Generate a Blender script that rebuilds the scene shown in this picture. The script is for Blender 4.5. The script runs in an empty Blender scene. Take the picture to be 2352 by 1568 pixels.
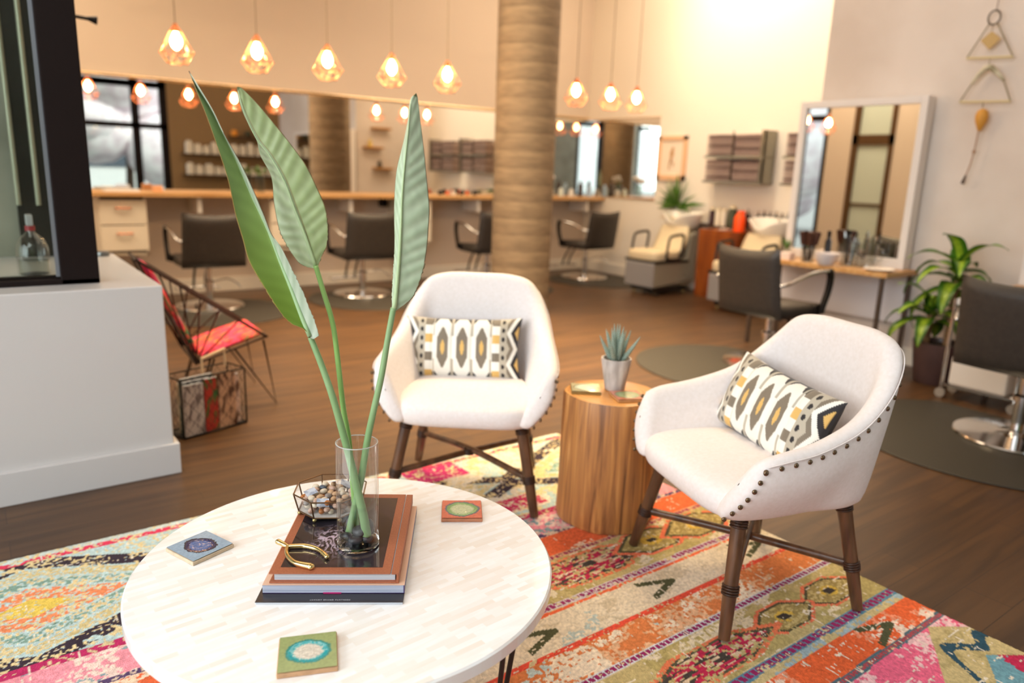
import bpy, bmesh, math, random
import numpy as np
from mathutils import Vector, Matrix

random.seed(7)
PI = math.pi
scene = bpy.context.scene
col = scene.collection


def S(r, g, b):
    f = lambda c: c / 12.92 if c <= .04045 else ((c + .055) / 1.055) ** 2.4
    return (f(r / 255), f(g / 255), f(b / 255))


# ------------------------------------------------------------------ meshes
def catmull(pts, n=8):
    P = [Vector(p) for p in pts]
    out = []
    for i in range(len(P) - 1):
        p0 = P[max(i - 1, 0)]; p1 = P[i]; p2 = P[i + 1]; p3 = P[min(i + 2, len(P) - 1)]
        for k in range(n):
            t = k / n
            out.append(.5 * ((2 * p1) + (p2 - p0) * t + (2 * p0 - 5 * p1 + 4 * p2 - p3) * t * t + (3 * p1 - p0 - 3 * p2 + p3) * t ** 3))
    out.append(P[-1])
    return out


class MB:
    def __init__(s):
        s.v = []; s.f = []; s.m = []

    def add(s, vs, fs, mi=0):
        o = len(s.v)
        s.v += [tuple(v) for v in vs]
        s.f += [[i + o for i in f] for f in fs]
        s.m += [mi] * len(fs)
        return s

    def box(s, x0, x1, y0, y1, z0, z1, mi=0, M=None):
        vs = [Vector((x, y, z)) for z in (z0, z1) for y in (y0, y1) for x in (x0, x1)]
        if M: vs = [M @ v for v in vs]
        return s.add(vs, [(0, 2, 3, 1), (4, 5, 7, 6), (0, 1, 5, 4), (2, 6, 7, 3), (0, 4, 6, 2), (1, 3, 7, 5)], mi)

    def tube(s, pts, r, n=10, mi=0, closed=False, cap=True):
        P = [Vector(p) for p in pts]; N = len(P)
        R = list(r) if hasattr(r, '__len__') else [r] * N
        T = []
        for i in range(N):
            if closed: t = P[(i + 1) % N] - P[i - 1]
            else: t = P[min(i + 1, N - 1)] - P[max(i - 1, 0)]
            T.append(t.normalized())
        a = Vector((0, 0, 1)) if abs(T[0].z) < .9 else Vector((1, 0, 0))
        u = (a - T[0] * a.dot(T[0])).normalized()
        vs = []
        for i in range(N):
            u = (u - T[i] * u.dot(T[i])).normalized()
            w = T[i].cross(u)
            for k in range(n):
                q = 2 * PI * k / n
                vs.append(P[i] + (u * math.cos(q) + w * math.sin(q)) * R[i])
        fs = []
        for i in range(N if closed else N - 1):
            j = (i + 1) % N
            for k in range(n):
                l = (k + 1) % n
                fs.append((i * n + k, i * n + l, j * n + l, j * n + k))
        if cap and not closed:
            fs.append(tuple(range(n))[::-1]); fs.append(tuple((N - 1) * n + k for k in range(n)))
        return s.add(vs, fs, mi)

    def lathe(s, prof, n=32, mi=0, c=(0, 0, 0), wob=None):
        vs = []; idx = []
        for r, z in prof:
            if r < 1e-6:
                idx.append([len(vs)]); vs.append((c[0], c[1], c[2] + z))
            else:
                row = []
                for k in range(n):
                    q = 2 * PI * k / n
                    rr = r * (wob(q, z) if wob else 1)
                    row.append(len(vs)); vs.append((c[0] + rr * math.cos(q), c[1] + rr * math.sin(q), c[2] + z))
                idx.append(row)
        fs = []
        for A, B in zip(idx, idx[1:]):
            for k in range(n):
                l = (k + 1) % n
                if len(A) == 1 and len(B) == 1: break
                if len(A) == 1: fs.append((A[0], B[l], B[k]))
                elif len(B) == 1: fs.append((A[k], A[l], B[0]))
                else: fs.append((A[k], A[l], B[l], B[k]))
        return s.add(vs, fs, mi)

    def ball(s, c, r, nu=16, nv=10, mi=0, M=None):
        r = r if hasattr(r, '__len__') else (r, r, r)
        vs = [Vector((0, 0, -r[2]))]
        for j in range(1, nv):
            p = -PI / 2 + PI * j / nv
            for k in range(nu):
                q = 2 * PI * k / nu
                vs.append(Vector((r[0] * math.cos(p) * math.cos(q), r[1] * math.cos(p) * math.sin(q), r[2] * math.sin(p))))
        vs.append(Vector((0, 0, r[2])))
        fs = [(0, 1 + (k + 1) % nu, 1 + k) for k in range(nu)]
        for j in range(nv - 2):
            a = 1 + j * nu; b = a + nu
            fs += [(a + k, a + (k + 1) % nu, b + (k + 1) % nu, b + k) for k in range(nu)]
        a = 1 + (nv - 2) * nu
        fs += [(a + k, a + (k + 1) % nu, len(vs) - 1) for k in range(nu)]
        if M: vs = [M @ v for v in vs]
        c = Vector(c)
        return s.add([v + c for v in vs], fs, mi)

    def sheet(s, rows, mi=0, closeu=False, closev=False):
        n = len(rows[0]); N = len(rows)
        vs = [p for row in rows for p in row]
        fs = []
        for i in range(N if closev else N - 1):
            j = (i + 1) % N
            for k in range(n if closeu else n - 1):
                l = (k + 1) % n
                fs.append((i * n + k, i * n + l, j * n + l, j * n + k))
        return s.add(vs, fs, mi)

    def prism(s, poly, z0, z1, mi=0, M=None):
        n = len(poly)
        vs = [Vector((x, y, z0)) for x, y in poly] + [Vector((x, y, z1)) for x, y in poly]
        if M: vs = [M @ v for v in vs]
        return s.add(vs, [tuple(range(n))[::-1], tuple(range(n, 2 * n))] + [(k, (k + 1) % n, n + (k + 1) % n, n + k) for k in range(n)], mi)

    def build(s, name, mats, parent=None, smooth=40, bevel=None, sub=0, solid=None, loc=None, fix=True):
        me = bpy.data.meshes.new(name)
        me.from_pydata(s.v, [], s.f)
        mats = mats if isinstance(mats, (list, tuple)) else [mats]
        for m in mats: me.materials.append(m)
        if len(mats) > 1: me.polygons.foreach_set('material_index', s.m)
        if fix:
            bm = bmesh.new(); bm.from_mesh(me)
            bmesh.ops.recalc_face_normals(bm, faces=bm.faces)
            bm.to_mesh(me); bm.free()
        if smooth is not None:
            me.polygons.foreach_set('use_smooth', [True] * len(me.polygons))
            if smooth < 180: me.set_sharp_from_angle(angle=math.radians(smooth))
        me.update()
        o = bpy.data.objects.new(name, me); col.objects.link(o)
        if parent: o.parent = parent
        if loc: o.location = loc
        if solid:
            m = o.modifiers.new('solid', 'SOLIDIFY'); m.thickness = solid; m.offset = 0
        if bevel:
            m = o.modifiers.new('bevel', 'BEVEL'); m.width = bevel[0]; m.segments = bevel[1]; m.limit_method = 'ANGLE'; m.angle_limit = math.radians(35); m.harden_normals = False
        if sub:
            m = o.modifiers.new('sub', 'SUBSURF'); m.levels = sub; m.render_levels = sub
        return o


def tag(o, label=None, cat=None, group=None, kind=None):
    if label: o['label'] = label
    if cat: o['category'] = cat
    if group: o['group'] = group
    if kind: o['kind'] = kind
    return o


def thing(name, label, cat, loc=(0, 0, 0), rz=0, group=None):
    o = bpy.data.objects.new(name, None); col.objects.link(o)
    o.empty_display_size = .1
    o.location = loc; o.rotation_euler = (0, 0, rz)
    return tag(o, label, cat, group)


def struct(o):
    o['kind'] = 'structure'
    return o


KIDS = {}
def copy_tree(o, parent=None):
    c = o.copy(); col.objects.link(c)
    if parent: c.parent = parent; c.matrix_parent_inverse = Matrix()
    for ch in [x for x in list(col.objects) if x.parent == o]:
        copy_tree(ch, c)
    return c


# --------------------------------------------------------------- materials
def nt(m):
    m.use_nodes = True
    t = m.node_tree
    return t, t.nodes, t.links


def mat(name, c, rough=.5, metal=0., c2=None, nscale=6., stretch=(1, 1, 1), detail=4., rng=(.35, .65), bump=0., bscale=None,
        trans=0., ior=1.45, coat=0., emit=None, estr=0., spec=.5, rough2=None, attr=None, sheen=0., coords='Object', bstretch=None, sss=0.):
    m = bpy.data.materials.new(name)
    t, N, L = nt(m)
    b = N['Principled BSDF']
    b.inputs['Base Color'].default_value = (*c, 1)
    b.inputs['Roughness'].default_value = rough
    b.inputs['Metallic'].default_value = metal
    b.inputs['IOR'].default_value = ior
    b.inputs['Transmission Weight'].default_value = trans
    b.inputs['Coat Weight'].default_value = coat
    b.inputs['Specular IOR Level'].default_value = spec
    b.inputs['Sheen Weight'].default_value = sheen
    if sss:
        b.inputs['Subsurface Weight'].default_value = sss
        b.inputs['Subsurface Radius'].default_value = (.01, .02, .005)
        b.inputs['Subsurface Scale'].default_value = .05
    if emit:
        b.inputs['Emission Color'].default_value = (*emit, 1)
        b.inputs['Emission Strength'].default_value = estr
    if c2 or bump:
        tc = N.new('ShaderNodeTexCoord')
        mp = N.new('ShaderNodeMapping'); mp.inputs['Scale'].default_value = stretch
        L.new(tc.outputs[coords], mp.inputs['Vector'])
    if c2:
        n = N.new('ShaderNodeTexNoise'); n.inputs['Scale'].default_value = nscale; n.inputs['Detail'].default_value = detail
        L.new(mp.outputs[0], n.inputs['Vector'])
        r = N.new('ShaderNodeValToRGB')
        r.color_ramp.elements[0].position = rng[0]; r.color_ramp.elements[1].position = rng[1]
        r.color_ramp.elements[0].color = (*c, 1); r.color_ramp.elements[1].color = (*c2, 1)
        L.new(n.outputs['Fac'], r.inputs['Fac']); L.new(r.outputs['Color'], b.inputs['Base Color'])
        if rough2 is not None:
            mr = N.new('ShaderNodeMapRange'); mr.inputs['To Min'].default_value = rough; mr.inputs['To Max'].default_value = rough2
            L.new(n.outputs['Fac'], mr.inputs['Value']); L.new(mr.outputs[0], b.inputs['Roughness'])
    if attr:
        a = N.new('ShaderNodeAttribute'); a.attribute_name = attr
        L.new(a.outputs['Color'], b.inputs['Base Color'])
    if bump:
        n2 = N.new('ShaderNodeTexNoise'); n2.inputs['Scale'].default_value = bscale or nscale; n2.inputs['Detail'].default_value = 3
        if bstretch:
            mp2 = N.new('ShaderNodeMapping'); mp2.inputs['Scale'].default_value = bstretch
            L.new(tc.outputs[coords], mp2.inputs['Vector']); L.new(mp2.outputs[0], n2.inputs['Vector'])
        else: L.new(mp.outputs[0], n2.inputs['Vector'])
        bp = N.new('ShaderNodeBump'); bp.inputs['Strength'].default_value = bump; bp.inputs['Distance'].default_value = .01
        L.new(n2.outputs['Fac'], bp.inputs['Height']); L.new(bp.outputs[0], b.inputs['Normal'])
    return m


def thin_glass(name, tint=(.97, .98, .97), ior=1.45, rough=.0, boost=1.0):
    m = bpy.data.materials.new(name)
    t, N, L = nt(m)
    N.remove(N['Principled BSDF'])
    out = N['Material Output']
    tr = N.new('ShaderNodeBsdfTransparent'); tr.inputs[0].default_value = (*tint, 1)
    gl = N.new('ShaderNodeBsdfGlossy'); gl.inputs['Roughness'].default_value = rough
    lw = N.new('ShaderNodeLayerWeight'); lw.inputs[0].default_value = .5
    f0 = ((ior - 1) / (ior + 1)) ** 2
    pw = N.new('ShaderNodeMath'); pw.operation = 'POWER'; pw.inputs[1].default_value = 4.
    L.new(lw.outputs['Facing'], pw.inputs[0])
    ml = N.new('ShaderNodeMath'); ml.operation = 'MULTIPLY_ADD'; ml.inputs[1].default_value = boost * (1 - f0) * .8; ml.inputs[2].default_value = f0 * boost; ml.use_clamp = True
    L.new(pw.outputs[0], ml.inputs[0])
    mx = N.new('ShaderNodeMixShader')
    L.new(ml.outputs[0], mx.inputs[0]); L.new(tr.outputs[0], mx.inputs[1]); L.new(gl.outputs[0], mx.inputs[2])
    L.new(mx.outputs[0], out.inputs[0])
    return m


def brick_mat(name, c1, c2, mortar, sx, sy, scale, rough, mort=.01, off=.5, rot=0., bump=.0, streak=None, streak_scale=(1, 1, 1), streak_amt=.5, coat=0., bias=0., msmooth=.1, rough_noise=0.):
    """planks / inlay tiles: two-colour brick texture with a streaky noise laid over it"""
    m = bpy.data.materials.new(name)
    t, N, L = nt(m)
    b = N['Principled BSDF']
    tc = N.new('ShaderNodeTexCoord')
    mp = N.new('ShaderNodeMapping'); mp.inputs['Rotation'].default_value = (0, 0, rot)
    L.new(tc.outputs['Object'], mp.inputs['Vector'])
    br = N.new('ShaderNodeTexBrick')
    br.inputs['Color1'].default_value = (*c1, 1); br.inputs['Color2'].default_value = (*c2, 1); br.inputs['Mortar'].default_value = (*mortar, 1)
    br.inputs['Scale'].default_value = scale; br.inputs['Mortar Size'].default_value = mort; br.inputs['Mortar Smooth'].default_value = msmooth
    br.inputs['Bias'].default_value = bias
    br.inputs['Brick Width'].default_value = sx; br.inputs['Row Height'].default_value = sy
    br.offset = off; br.offset_frequency = 2
    L.new(mp.outputs[0], br.inputs['Vector'])
    last = br.outputs['Color']
    if streak:
        mp2 = N.new('ShaderNodeMapping'); mp2.inputs['Scale'].default_value = streak_scale
        L.new(mp.outputs[0], mp2.inputs['Vector'])
        n = N.new('ShaderNodeTexNoise'); n.inputs['Scale'].default_value = 1; n.inputs['Detail'].default_value = 6; n.inputs['Distortion'].default_value = .6
        L.new(mp2.outputs[0], n.inputs['Vector'])
        rp = N.new('ShaderNodeValToRGB'); rp.color_ramp.elements[0].position = .38; rp.color_ramp.elements[1].position = .62
        rp.color_ramp.elements[0].color = (0, 0, 0, 1); rp.color_ramp.elements[1].color = (streak_amt,) * 3 + (1,)
        L.new(n.outputs['Fac'], rp.inputs['Fac'])
        mx = N.new('ShaderNodeMix'); mx.data_type = 'RGBA'
        L.new(rp.outputs[0], mx.inputs['Factor']); L.new(last, mx.inputs['A']); mx.inputs['B'].default_value = (*streak, 1)
        last = mx.outputs['Result']
        if rough_noise:
            mr = N.new('ShaderNodeMapRange'); mr.inputs['To Min'].default_value = rough - rough_noise; mr.inputs['To Max'].default_value = rough + rough_noise
            L.new(n.outputs['Fac'], mr.inputs['Value']); L.new(mr.outputs[0], b.inputs['Roughness'])
    L.new(last, b.inputs['Base Color'])
    b.inputs['Roughness'].default_value = rough
    b.inputs['Coat Weight'].default_value = coat
    if bump:
        bp = N.new('ShaderNodeBump'); bp.inputs['Strength'].default_value = bump; bp.inputs['Distance'].default_value = .003
        inv = N.new('ShaderNodeMath'); inv.operation = 'SUBTRACT'; inv.inputs[0].default_value = 1
        L.new(br.outputs['Fac'], inv.inputs[1]); L.new(inv.outputs[0], bp.inputs['Height']); L.new(bp.outputs[0], b.inputs['Normal'])
    return m


def paint_attr(o, cols, name='Col'):
    """cols: (nverts,3) sRGB 0-255 array -> linear point colour attribute"""
    c = np.clip(np.asarray(cols, float) / 255, 0, 1)
    c = np.where(c <= .04045, c / 12.92, ((c + .055) / 1.055) ** 2.4)
    a = o.data.color_attributes.new(name=name, type='FLOAT_COLOR', domain='POINT')
    buf = np.ones((len(o.data.vertices), 4), np.float32); buf[:, :3] = c
    a.data.foreach_set('color', buf.ravel())


# value noise for painted patterns
def vnoise(x, y, seed=0):
    xi = np.floor(x).astype(np.int64); yi = np.floor(y).astype(np.int64)
    fx = x - xi; fy = y - yi
    fx = fx * fx * (3 - 2 * fx); fy = fy * fy * (3 - 2 * fy)
    def h(i, j):
        n = (i * 374761393 + j * 668265263 + seed * 974634777) & 0xffffffff
        n = ((n ^ (n >> 13)) * 1274126177) & 0xffffffff
        n = n ^ (n >> 16)
        return (n & 0xffff) / 65535.
    return (h(xi, yi) * (1 - fx) + h(xi + 1, yi) * fx) * (1 - fy) + (h(xi, yi + 1) * (1 - fx) + h(xi + 1, yi + 1) * fx) * fy


def fbm(x, y, seed=0, o=4):
    a = .5; s = 0; tot = 0
    for k in range(o):
        s = s + a * vnoise(x * 2 ** k, y * 2 ** k, seed + k * 17); tot += a; a *= .55
    return s / tot


WHITE_PAINT = mat('white_paint', S(236, 228, 218), .55, bump=.03, bscale=60)
CHROME = mat('chrome', S(225, 222, 220), .12, 1)
BLACK_METAL = mat('black_metal', S(32, 26, 24), .4, .6)
# ------------------------------------------------------------------ setting
CEIL = 4.2
YB, XR, XN, YJ, YF = 7.615, 6.806, 5.4, 3.38, -.33
WALL_WARM = mat('warm_white_wall', S(238, 226, 208), .6, bump=.02, bscale=50)
WALL_TAN = mat('tan_wall', S(214, 196, 178), .6, bump=.02, bscale=50)
WALL_NEAR = mat('pale_plaster_wall', S(226, 214, 204), .6, c2=S(212, 198, 186), nscale=1.2, rng=(.4, .62), bump=.02, bscale=40)
WALL_BROWN = mat('taupe_wall', S(150, 118, 78), .7)
WALL_GREY = mat('grey_concrete_wall', S(150, 148, 132), .7, c2=S(120, 118, 102), nscale=2)
FRAME_DARK = mat('dark_bronze_frame', S(22, 11, 9), .6, 0, spec=.2)
CONCRETE = mat('board_formed_concrete', S(138, 116, 92), .75, c2=S(116, 97, 76), nscale=7, stretch=(1, 1, 5), rng=(.3, .7), bump=.06, bscale=4, bstretch=(1, 1, 14))
WOODTOP = mat('light_maple', S(214, 168, 112), .4, c2=S(188, 138, 84), nscale=3, stretch=(1, 12, 12))
GLASS_THIN = thin_glass('window_glass', (.93, .96, .94), boost=1.0)
MIRROR = mat('mirror_silver', S(232, 232, 228), .01, 1)

FLOOR_MAT = brick_mat('walnut_planks', S(78, 52, 29), S(90, 61, 34), S(57, 37, 21), 1.25, .14, 1, .40, mort=.0018, streak=S(53, 34, 19), streak_scale=(1.4, 20, 1), streak_amt=.7, bump=.15, rough_noise=.06)

struct(MB().box(-4.4, 7.2, -.5, 7.9, -.12, 0).build('floor', FLOOR_MAT, smooth=None))
struct(MB().box(-4.4, 7.2, -.5, 7.9, CEIL, CEIL + .1).build('ceiling', mat('ceiling_white', S(225, 214, 198), .7), smooth=None))
struct(MB().box(-1.7, XR, YB, YB + .14, 0, CEIL).build('wall_back', WALL_TAN, smooth=None))
struct(MB().box(XR, XR + .14, YJ, YB + .14, 0, CEIL).build('wall_right', WALL_WARM, smooth=None))
struct(MB().box(XN, XR + .14, YF, YJ, 0, CEIL).build('wall_near_right', WALL_NEAR, smooth=None))
# far left wall with a bright window and a door, only seen in the station mirror
w = MB()
w.box(-1.74, -1.6, 4.44, 6.05, 2.3, CEIL); w.box(-1.74, -1.6, 6.62, 7.08, 0, CEIL); w.box(-1.74, -1.6, 7.08, YB + .14, 2.75, CEIL)
w.box(-1.74, -1.6, 4.44, 5.95, 0, 2.3); w.box(-1.74, -1.6, 5.95, 6.62, 2.75, CEIL)
struct(w.build('wall_left', WALL_TAN, smooth=None))
w = MB().box(-4.3, .47, 4.3, 4.44, 0, CEIL)
struct(w.build('wall_vestibule', WALL_GREY, smooth=None))
struct(MB().box(-4.4, -4.26, YF, 4.3, 2.9, CEIL).box(-4.4, -4.26, YF, 4.3, 0, .4).build('wall_far_left', WALL_GREY, smooth=None))
w = MB().box(-4.4, 3.17, YF - .14, YF, 2.72, CEIL).box(.1, 1.73, YF - .14, YF, 0, 2.72).box(-2.2, -.9, YF - .14, YF, 0, 2.72)
struct(w.build('wall_front', WALL_GREY, smooth=None))
struct(MB().box(3.27, XN, YF - .14, YF, 0, CEIL).build('wall_shop', WALL_BROWN, smooth=None))

# baseboards
BB = mat('baseboard_white', S(232, 222, 206), .5)
struct(MB().box(-1.6, XR, YB - .018, YB, 0, .14).build('baseboard_back', BB, smooth=None, bevel=(.005, 2)))
struct(MB().box(XR - .018, XR, YJ, YB - .018, 0, .14).build('baseboard_right', BB, smooth=None, bevel=(.005, 2)))
struct(MB().box(XN - .018, XN, YF, YJ, 0, .13).build('baseboard_near_right', BB, smooth=None, bevel=(.005, 2)))

# round concrete pillar
pl = MB()
prof = [(.27, 0)]
z = 0
while z < CEIL - .001:
    z2 = min(z + .145, CEIL)
    prof += [(.2706, z + .003), (.271, z + .008), (.271, z2 - .005), (.27, z2)]
    z = z2
pl.lathe(prof, 64, c=(4.09, 5.41, 0))
struct(pl.build('pillar', CONCRETE, smooth=50))

# ---- storefront glazing behind the camera (seen in the mirrors)
def glazing(name, x0, x1, z1, xs, zs, y=YF):
    m = MB(); w = .065
    for x in [x0 + w, x1 - w] + xs: m.box(x - w, x + w, y - .1, y - .02, 0, z1)
    for z in [.05, z1 - .1] + zs: m.box(x0, x1, y - .1, y - .02, z - .05, z + .05)
    o = struct(m.build(name, FRAME_DARK, smooth=None))
    g = struct(MB().box(x0, x1, y - .065, y - .055, .05, z1).build('pane', GLASS_THIN, o, smooth=None))
    return o
glazing('window_1', 1.73, 3.27, 2.72, [2.72], [1.87, 2.6])
glazing('window_2', -.9, .1, 2.72, [], [2.6])
glazing('window_3', -4.3, -2.2, 2.72, [-3.25], [2.6])
def glazing_x(name, x, y0, y1, z0, z1, ys, zs):
    m = MB(); w = .045
    for y in [y0 + w, y1 - w] + ys: m.box(x - .04, x + .04, y - w, y + w, z0, z1)
    for z in [z0 + .05, z1 - .05] + zs: m.box(x - .04, x + .04, y0, y1, z - .05, z + .05)
    o = struct(m.build(name, FRAME_DARK, smooth=None))
    struct(MB().box(x - .005, x + .005, y0, y1, z0, z1).build('pane', GLASS_THIN, o, smooth=None))
    return o
glazing_x('window_4', -4.33, YF, 4.3, .4, 2.9, [1.2, 2.75], [])
glazing_x('window_5', -1.67, 7.08, YB, .0, 2.75, [], [2.35])
DOOR_GLASS = mat('painted_daylit_pane', S(196, 206, 194), .35, spec=.4)  # opaque pane; its pale colour stands in for daylight behind the door
dr = MB()
dr.box(-1.66, -1.58, 5.95, 6.03, 0, 2.75).box(-1.66, -1.58, 6.54, 6.64, 0, 2.75).box(-1.66, -1.58, 5.95, 6.64, 1.9, 2.06).box(-1.66, -1.58, 5.95, 6.64, 0, .2).box(-1.66, -1.58, 5.95, 6.64, 2.7, 2.78).box(-1.65, -1.59, 5.95, 6.64, .92, .96)
d1 = struct(dr.build('door_1', mat('bronze_door', S(84, 56, 26), .45), smooth=None))
struct(MB().box(-1.63, -1.62, 6.0, 6.56, .1, 2.72).build('pane', DOOR_GLASS, d1, smooth=None))

# ---- white half wall on the left with the dark framed window on it
HW = mat('white_gloss_panel', S(196, 192, 190), .32, coat=.2)
HWZ = .786
hw = MB().box(-2.6, .595, 3.12, 4.3, 0, HWZ)
half = struct(hw.build('wall_partition', HW, smooth=None, bevel=(.006, 3)))
struct(MB().box(-2.6, .613, 3.10, 3.12, 0, .13).box(.595, .613, 3.12, 4.3, 0, .13).build('baseboard_partition', HW, half, smooth=None, bevel=(.003, 2)))
wf = MB()
y0, y1 = 3.22, 3.34
wf.box(.268, .4, y0 + .06, y1, HWZ, 3.2); wf.box(-2.5, .4, y0 + .06, y1, HWZ, HWZ + .022); wf.box(-2.5, .27, y0 + .1, y1 - .005, HWZ + .02, HWZ + .034)
win = struct(wf.build('window_6', FRAME_DARK, smooth=None, bevel=(.004, 2)))
struct(MB().box(-2.5, .268, 3.306, 3.312, HWZ + .03, 3.2).build('pane', GLASS_THIN, win, smooth=None))
GASKET = mat('silver_gasket', S(150, 155, 165), .35, .7)
struct(MB().box(.255, .269, 3.298, 3.304, HWZ + .03, 3.2).build('gasket', GASKET, win, smooth=None))
# dark door leaf with pale pull bars behind that glass
dv = MB().box(.2, .46, 4.255, 4.3, HWZ, CEIL).box(.33, .36, 4.24, 4.26, HWZ, CEIL)
d2 = struct(dv.build('door_2', mat('black_door', S(18, 18, 16), .3), smooth=None))
BAR = mat('pale_pull_bar', S(150, 150, 128), .35, .4)
for xx in (.205, .285):
    struct(MB().tube([(xx, 4.22, HWZ + .25), (xx, 4.22, 2.6)], .011).build('pull_bar', BAR, d2))

# black rod jutting out behind the window post
rod = MB().tube([(.36, 4.5, 1.965), (.63, 4.52, 1.952)], .009).tube([(.60, 4.52, 1.955), (.645, 4.52, 1.95)], [.009, .022], 12).tube([(.36, 4.48, 1.96), (.36, 4.42, 1.96)], .02)
tag(rod.build('wall_rod', BLACK_METAL), 'short black rod with flared tip sticking out beside dark window post', 'rod')

# ------------------------------------------------------- outside (seen in mirrors and through glass)
struct(MB().box(-40, 40, -30, -.5, -.2, -.12).box(-40, -4.4, -.5, 40, -.2, -.12).build('street', mat('street_grey', S(150, 150, 148), .8), smooth=None))
LEAFY = mat('tree_leaves', S(70, 130, 60), .6, c2=S(160, 200, 140), nscale=5, rng=(.4, .6))
BLOSS = mat('blossom_leaves', S(222, 206, 214), .6, c2=S(252, 248, 250), nscale=3, rng=(.4, .6))
def tree(x, y, h, r, m, label):
    t = thing('street_tree', label, 'tree', (x, y, -.12))
    MB().tube([(0, 0, 0), (.05, 0, h * .5), (0, .05, h)], [.12, .09, .05]).build('trunk', mat('bark', S(80, 62, 48), .8), t)
    b = MB(); rr = random.Random(int(x * 10))
    for k in range(9):
        b.ball((rr.uniform(-.8, .8) * r, rr.uniform(-.8, .8) * r, h + rr.uniform(-.5, .8) * r), (rr.uniform(.4, .7) * r,) * 3, 12, 8)
    o = b.build('crown', m, t)
    return t
tree(-1.2, -5, 1.6, 1.5, LEAFY, 'round green street tree outside the middle front window')
tree(-8.5, 12.5, 2.2, 2.0, BLOSS, 'pale blossoming street tree outside the far left window')
tree(3.6, -7, 2.4, 1.6, BLOSS, 'pale leafed street tree outside the right front window')
BLD = mat('building_wall', S(205, 208, 205), .7)
b = thing('building', 'pale building with dark window strips across the street', 'building', (3.5, -13, -.12))
MB().box(-9, 9, -4, 0, 0, 7).build('wall', BLD, b, smooth=None)
for k in range(4):
    MB().box(-8, 8, -.02, .05, 1.1 + k * 1.6, 1.7 + k * 1.6).build('window_strip', mat('dark_strip', S(70, 80, 90), .3), b, smooth=None)
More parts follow.
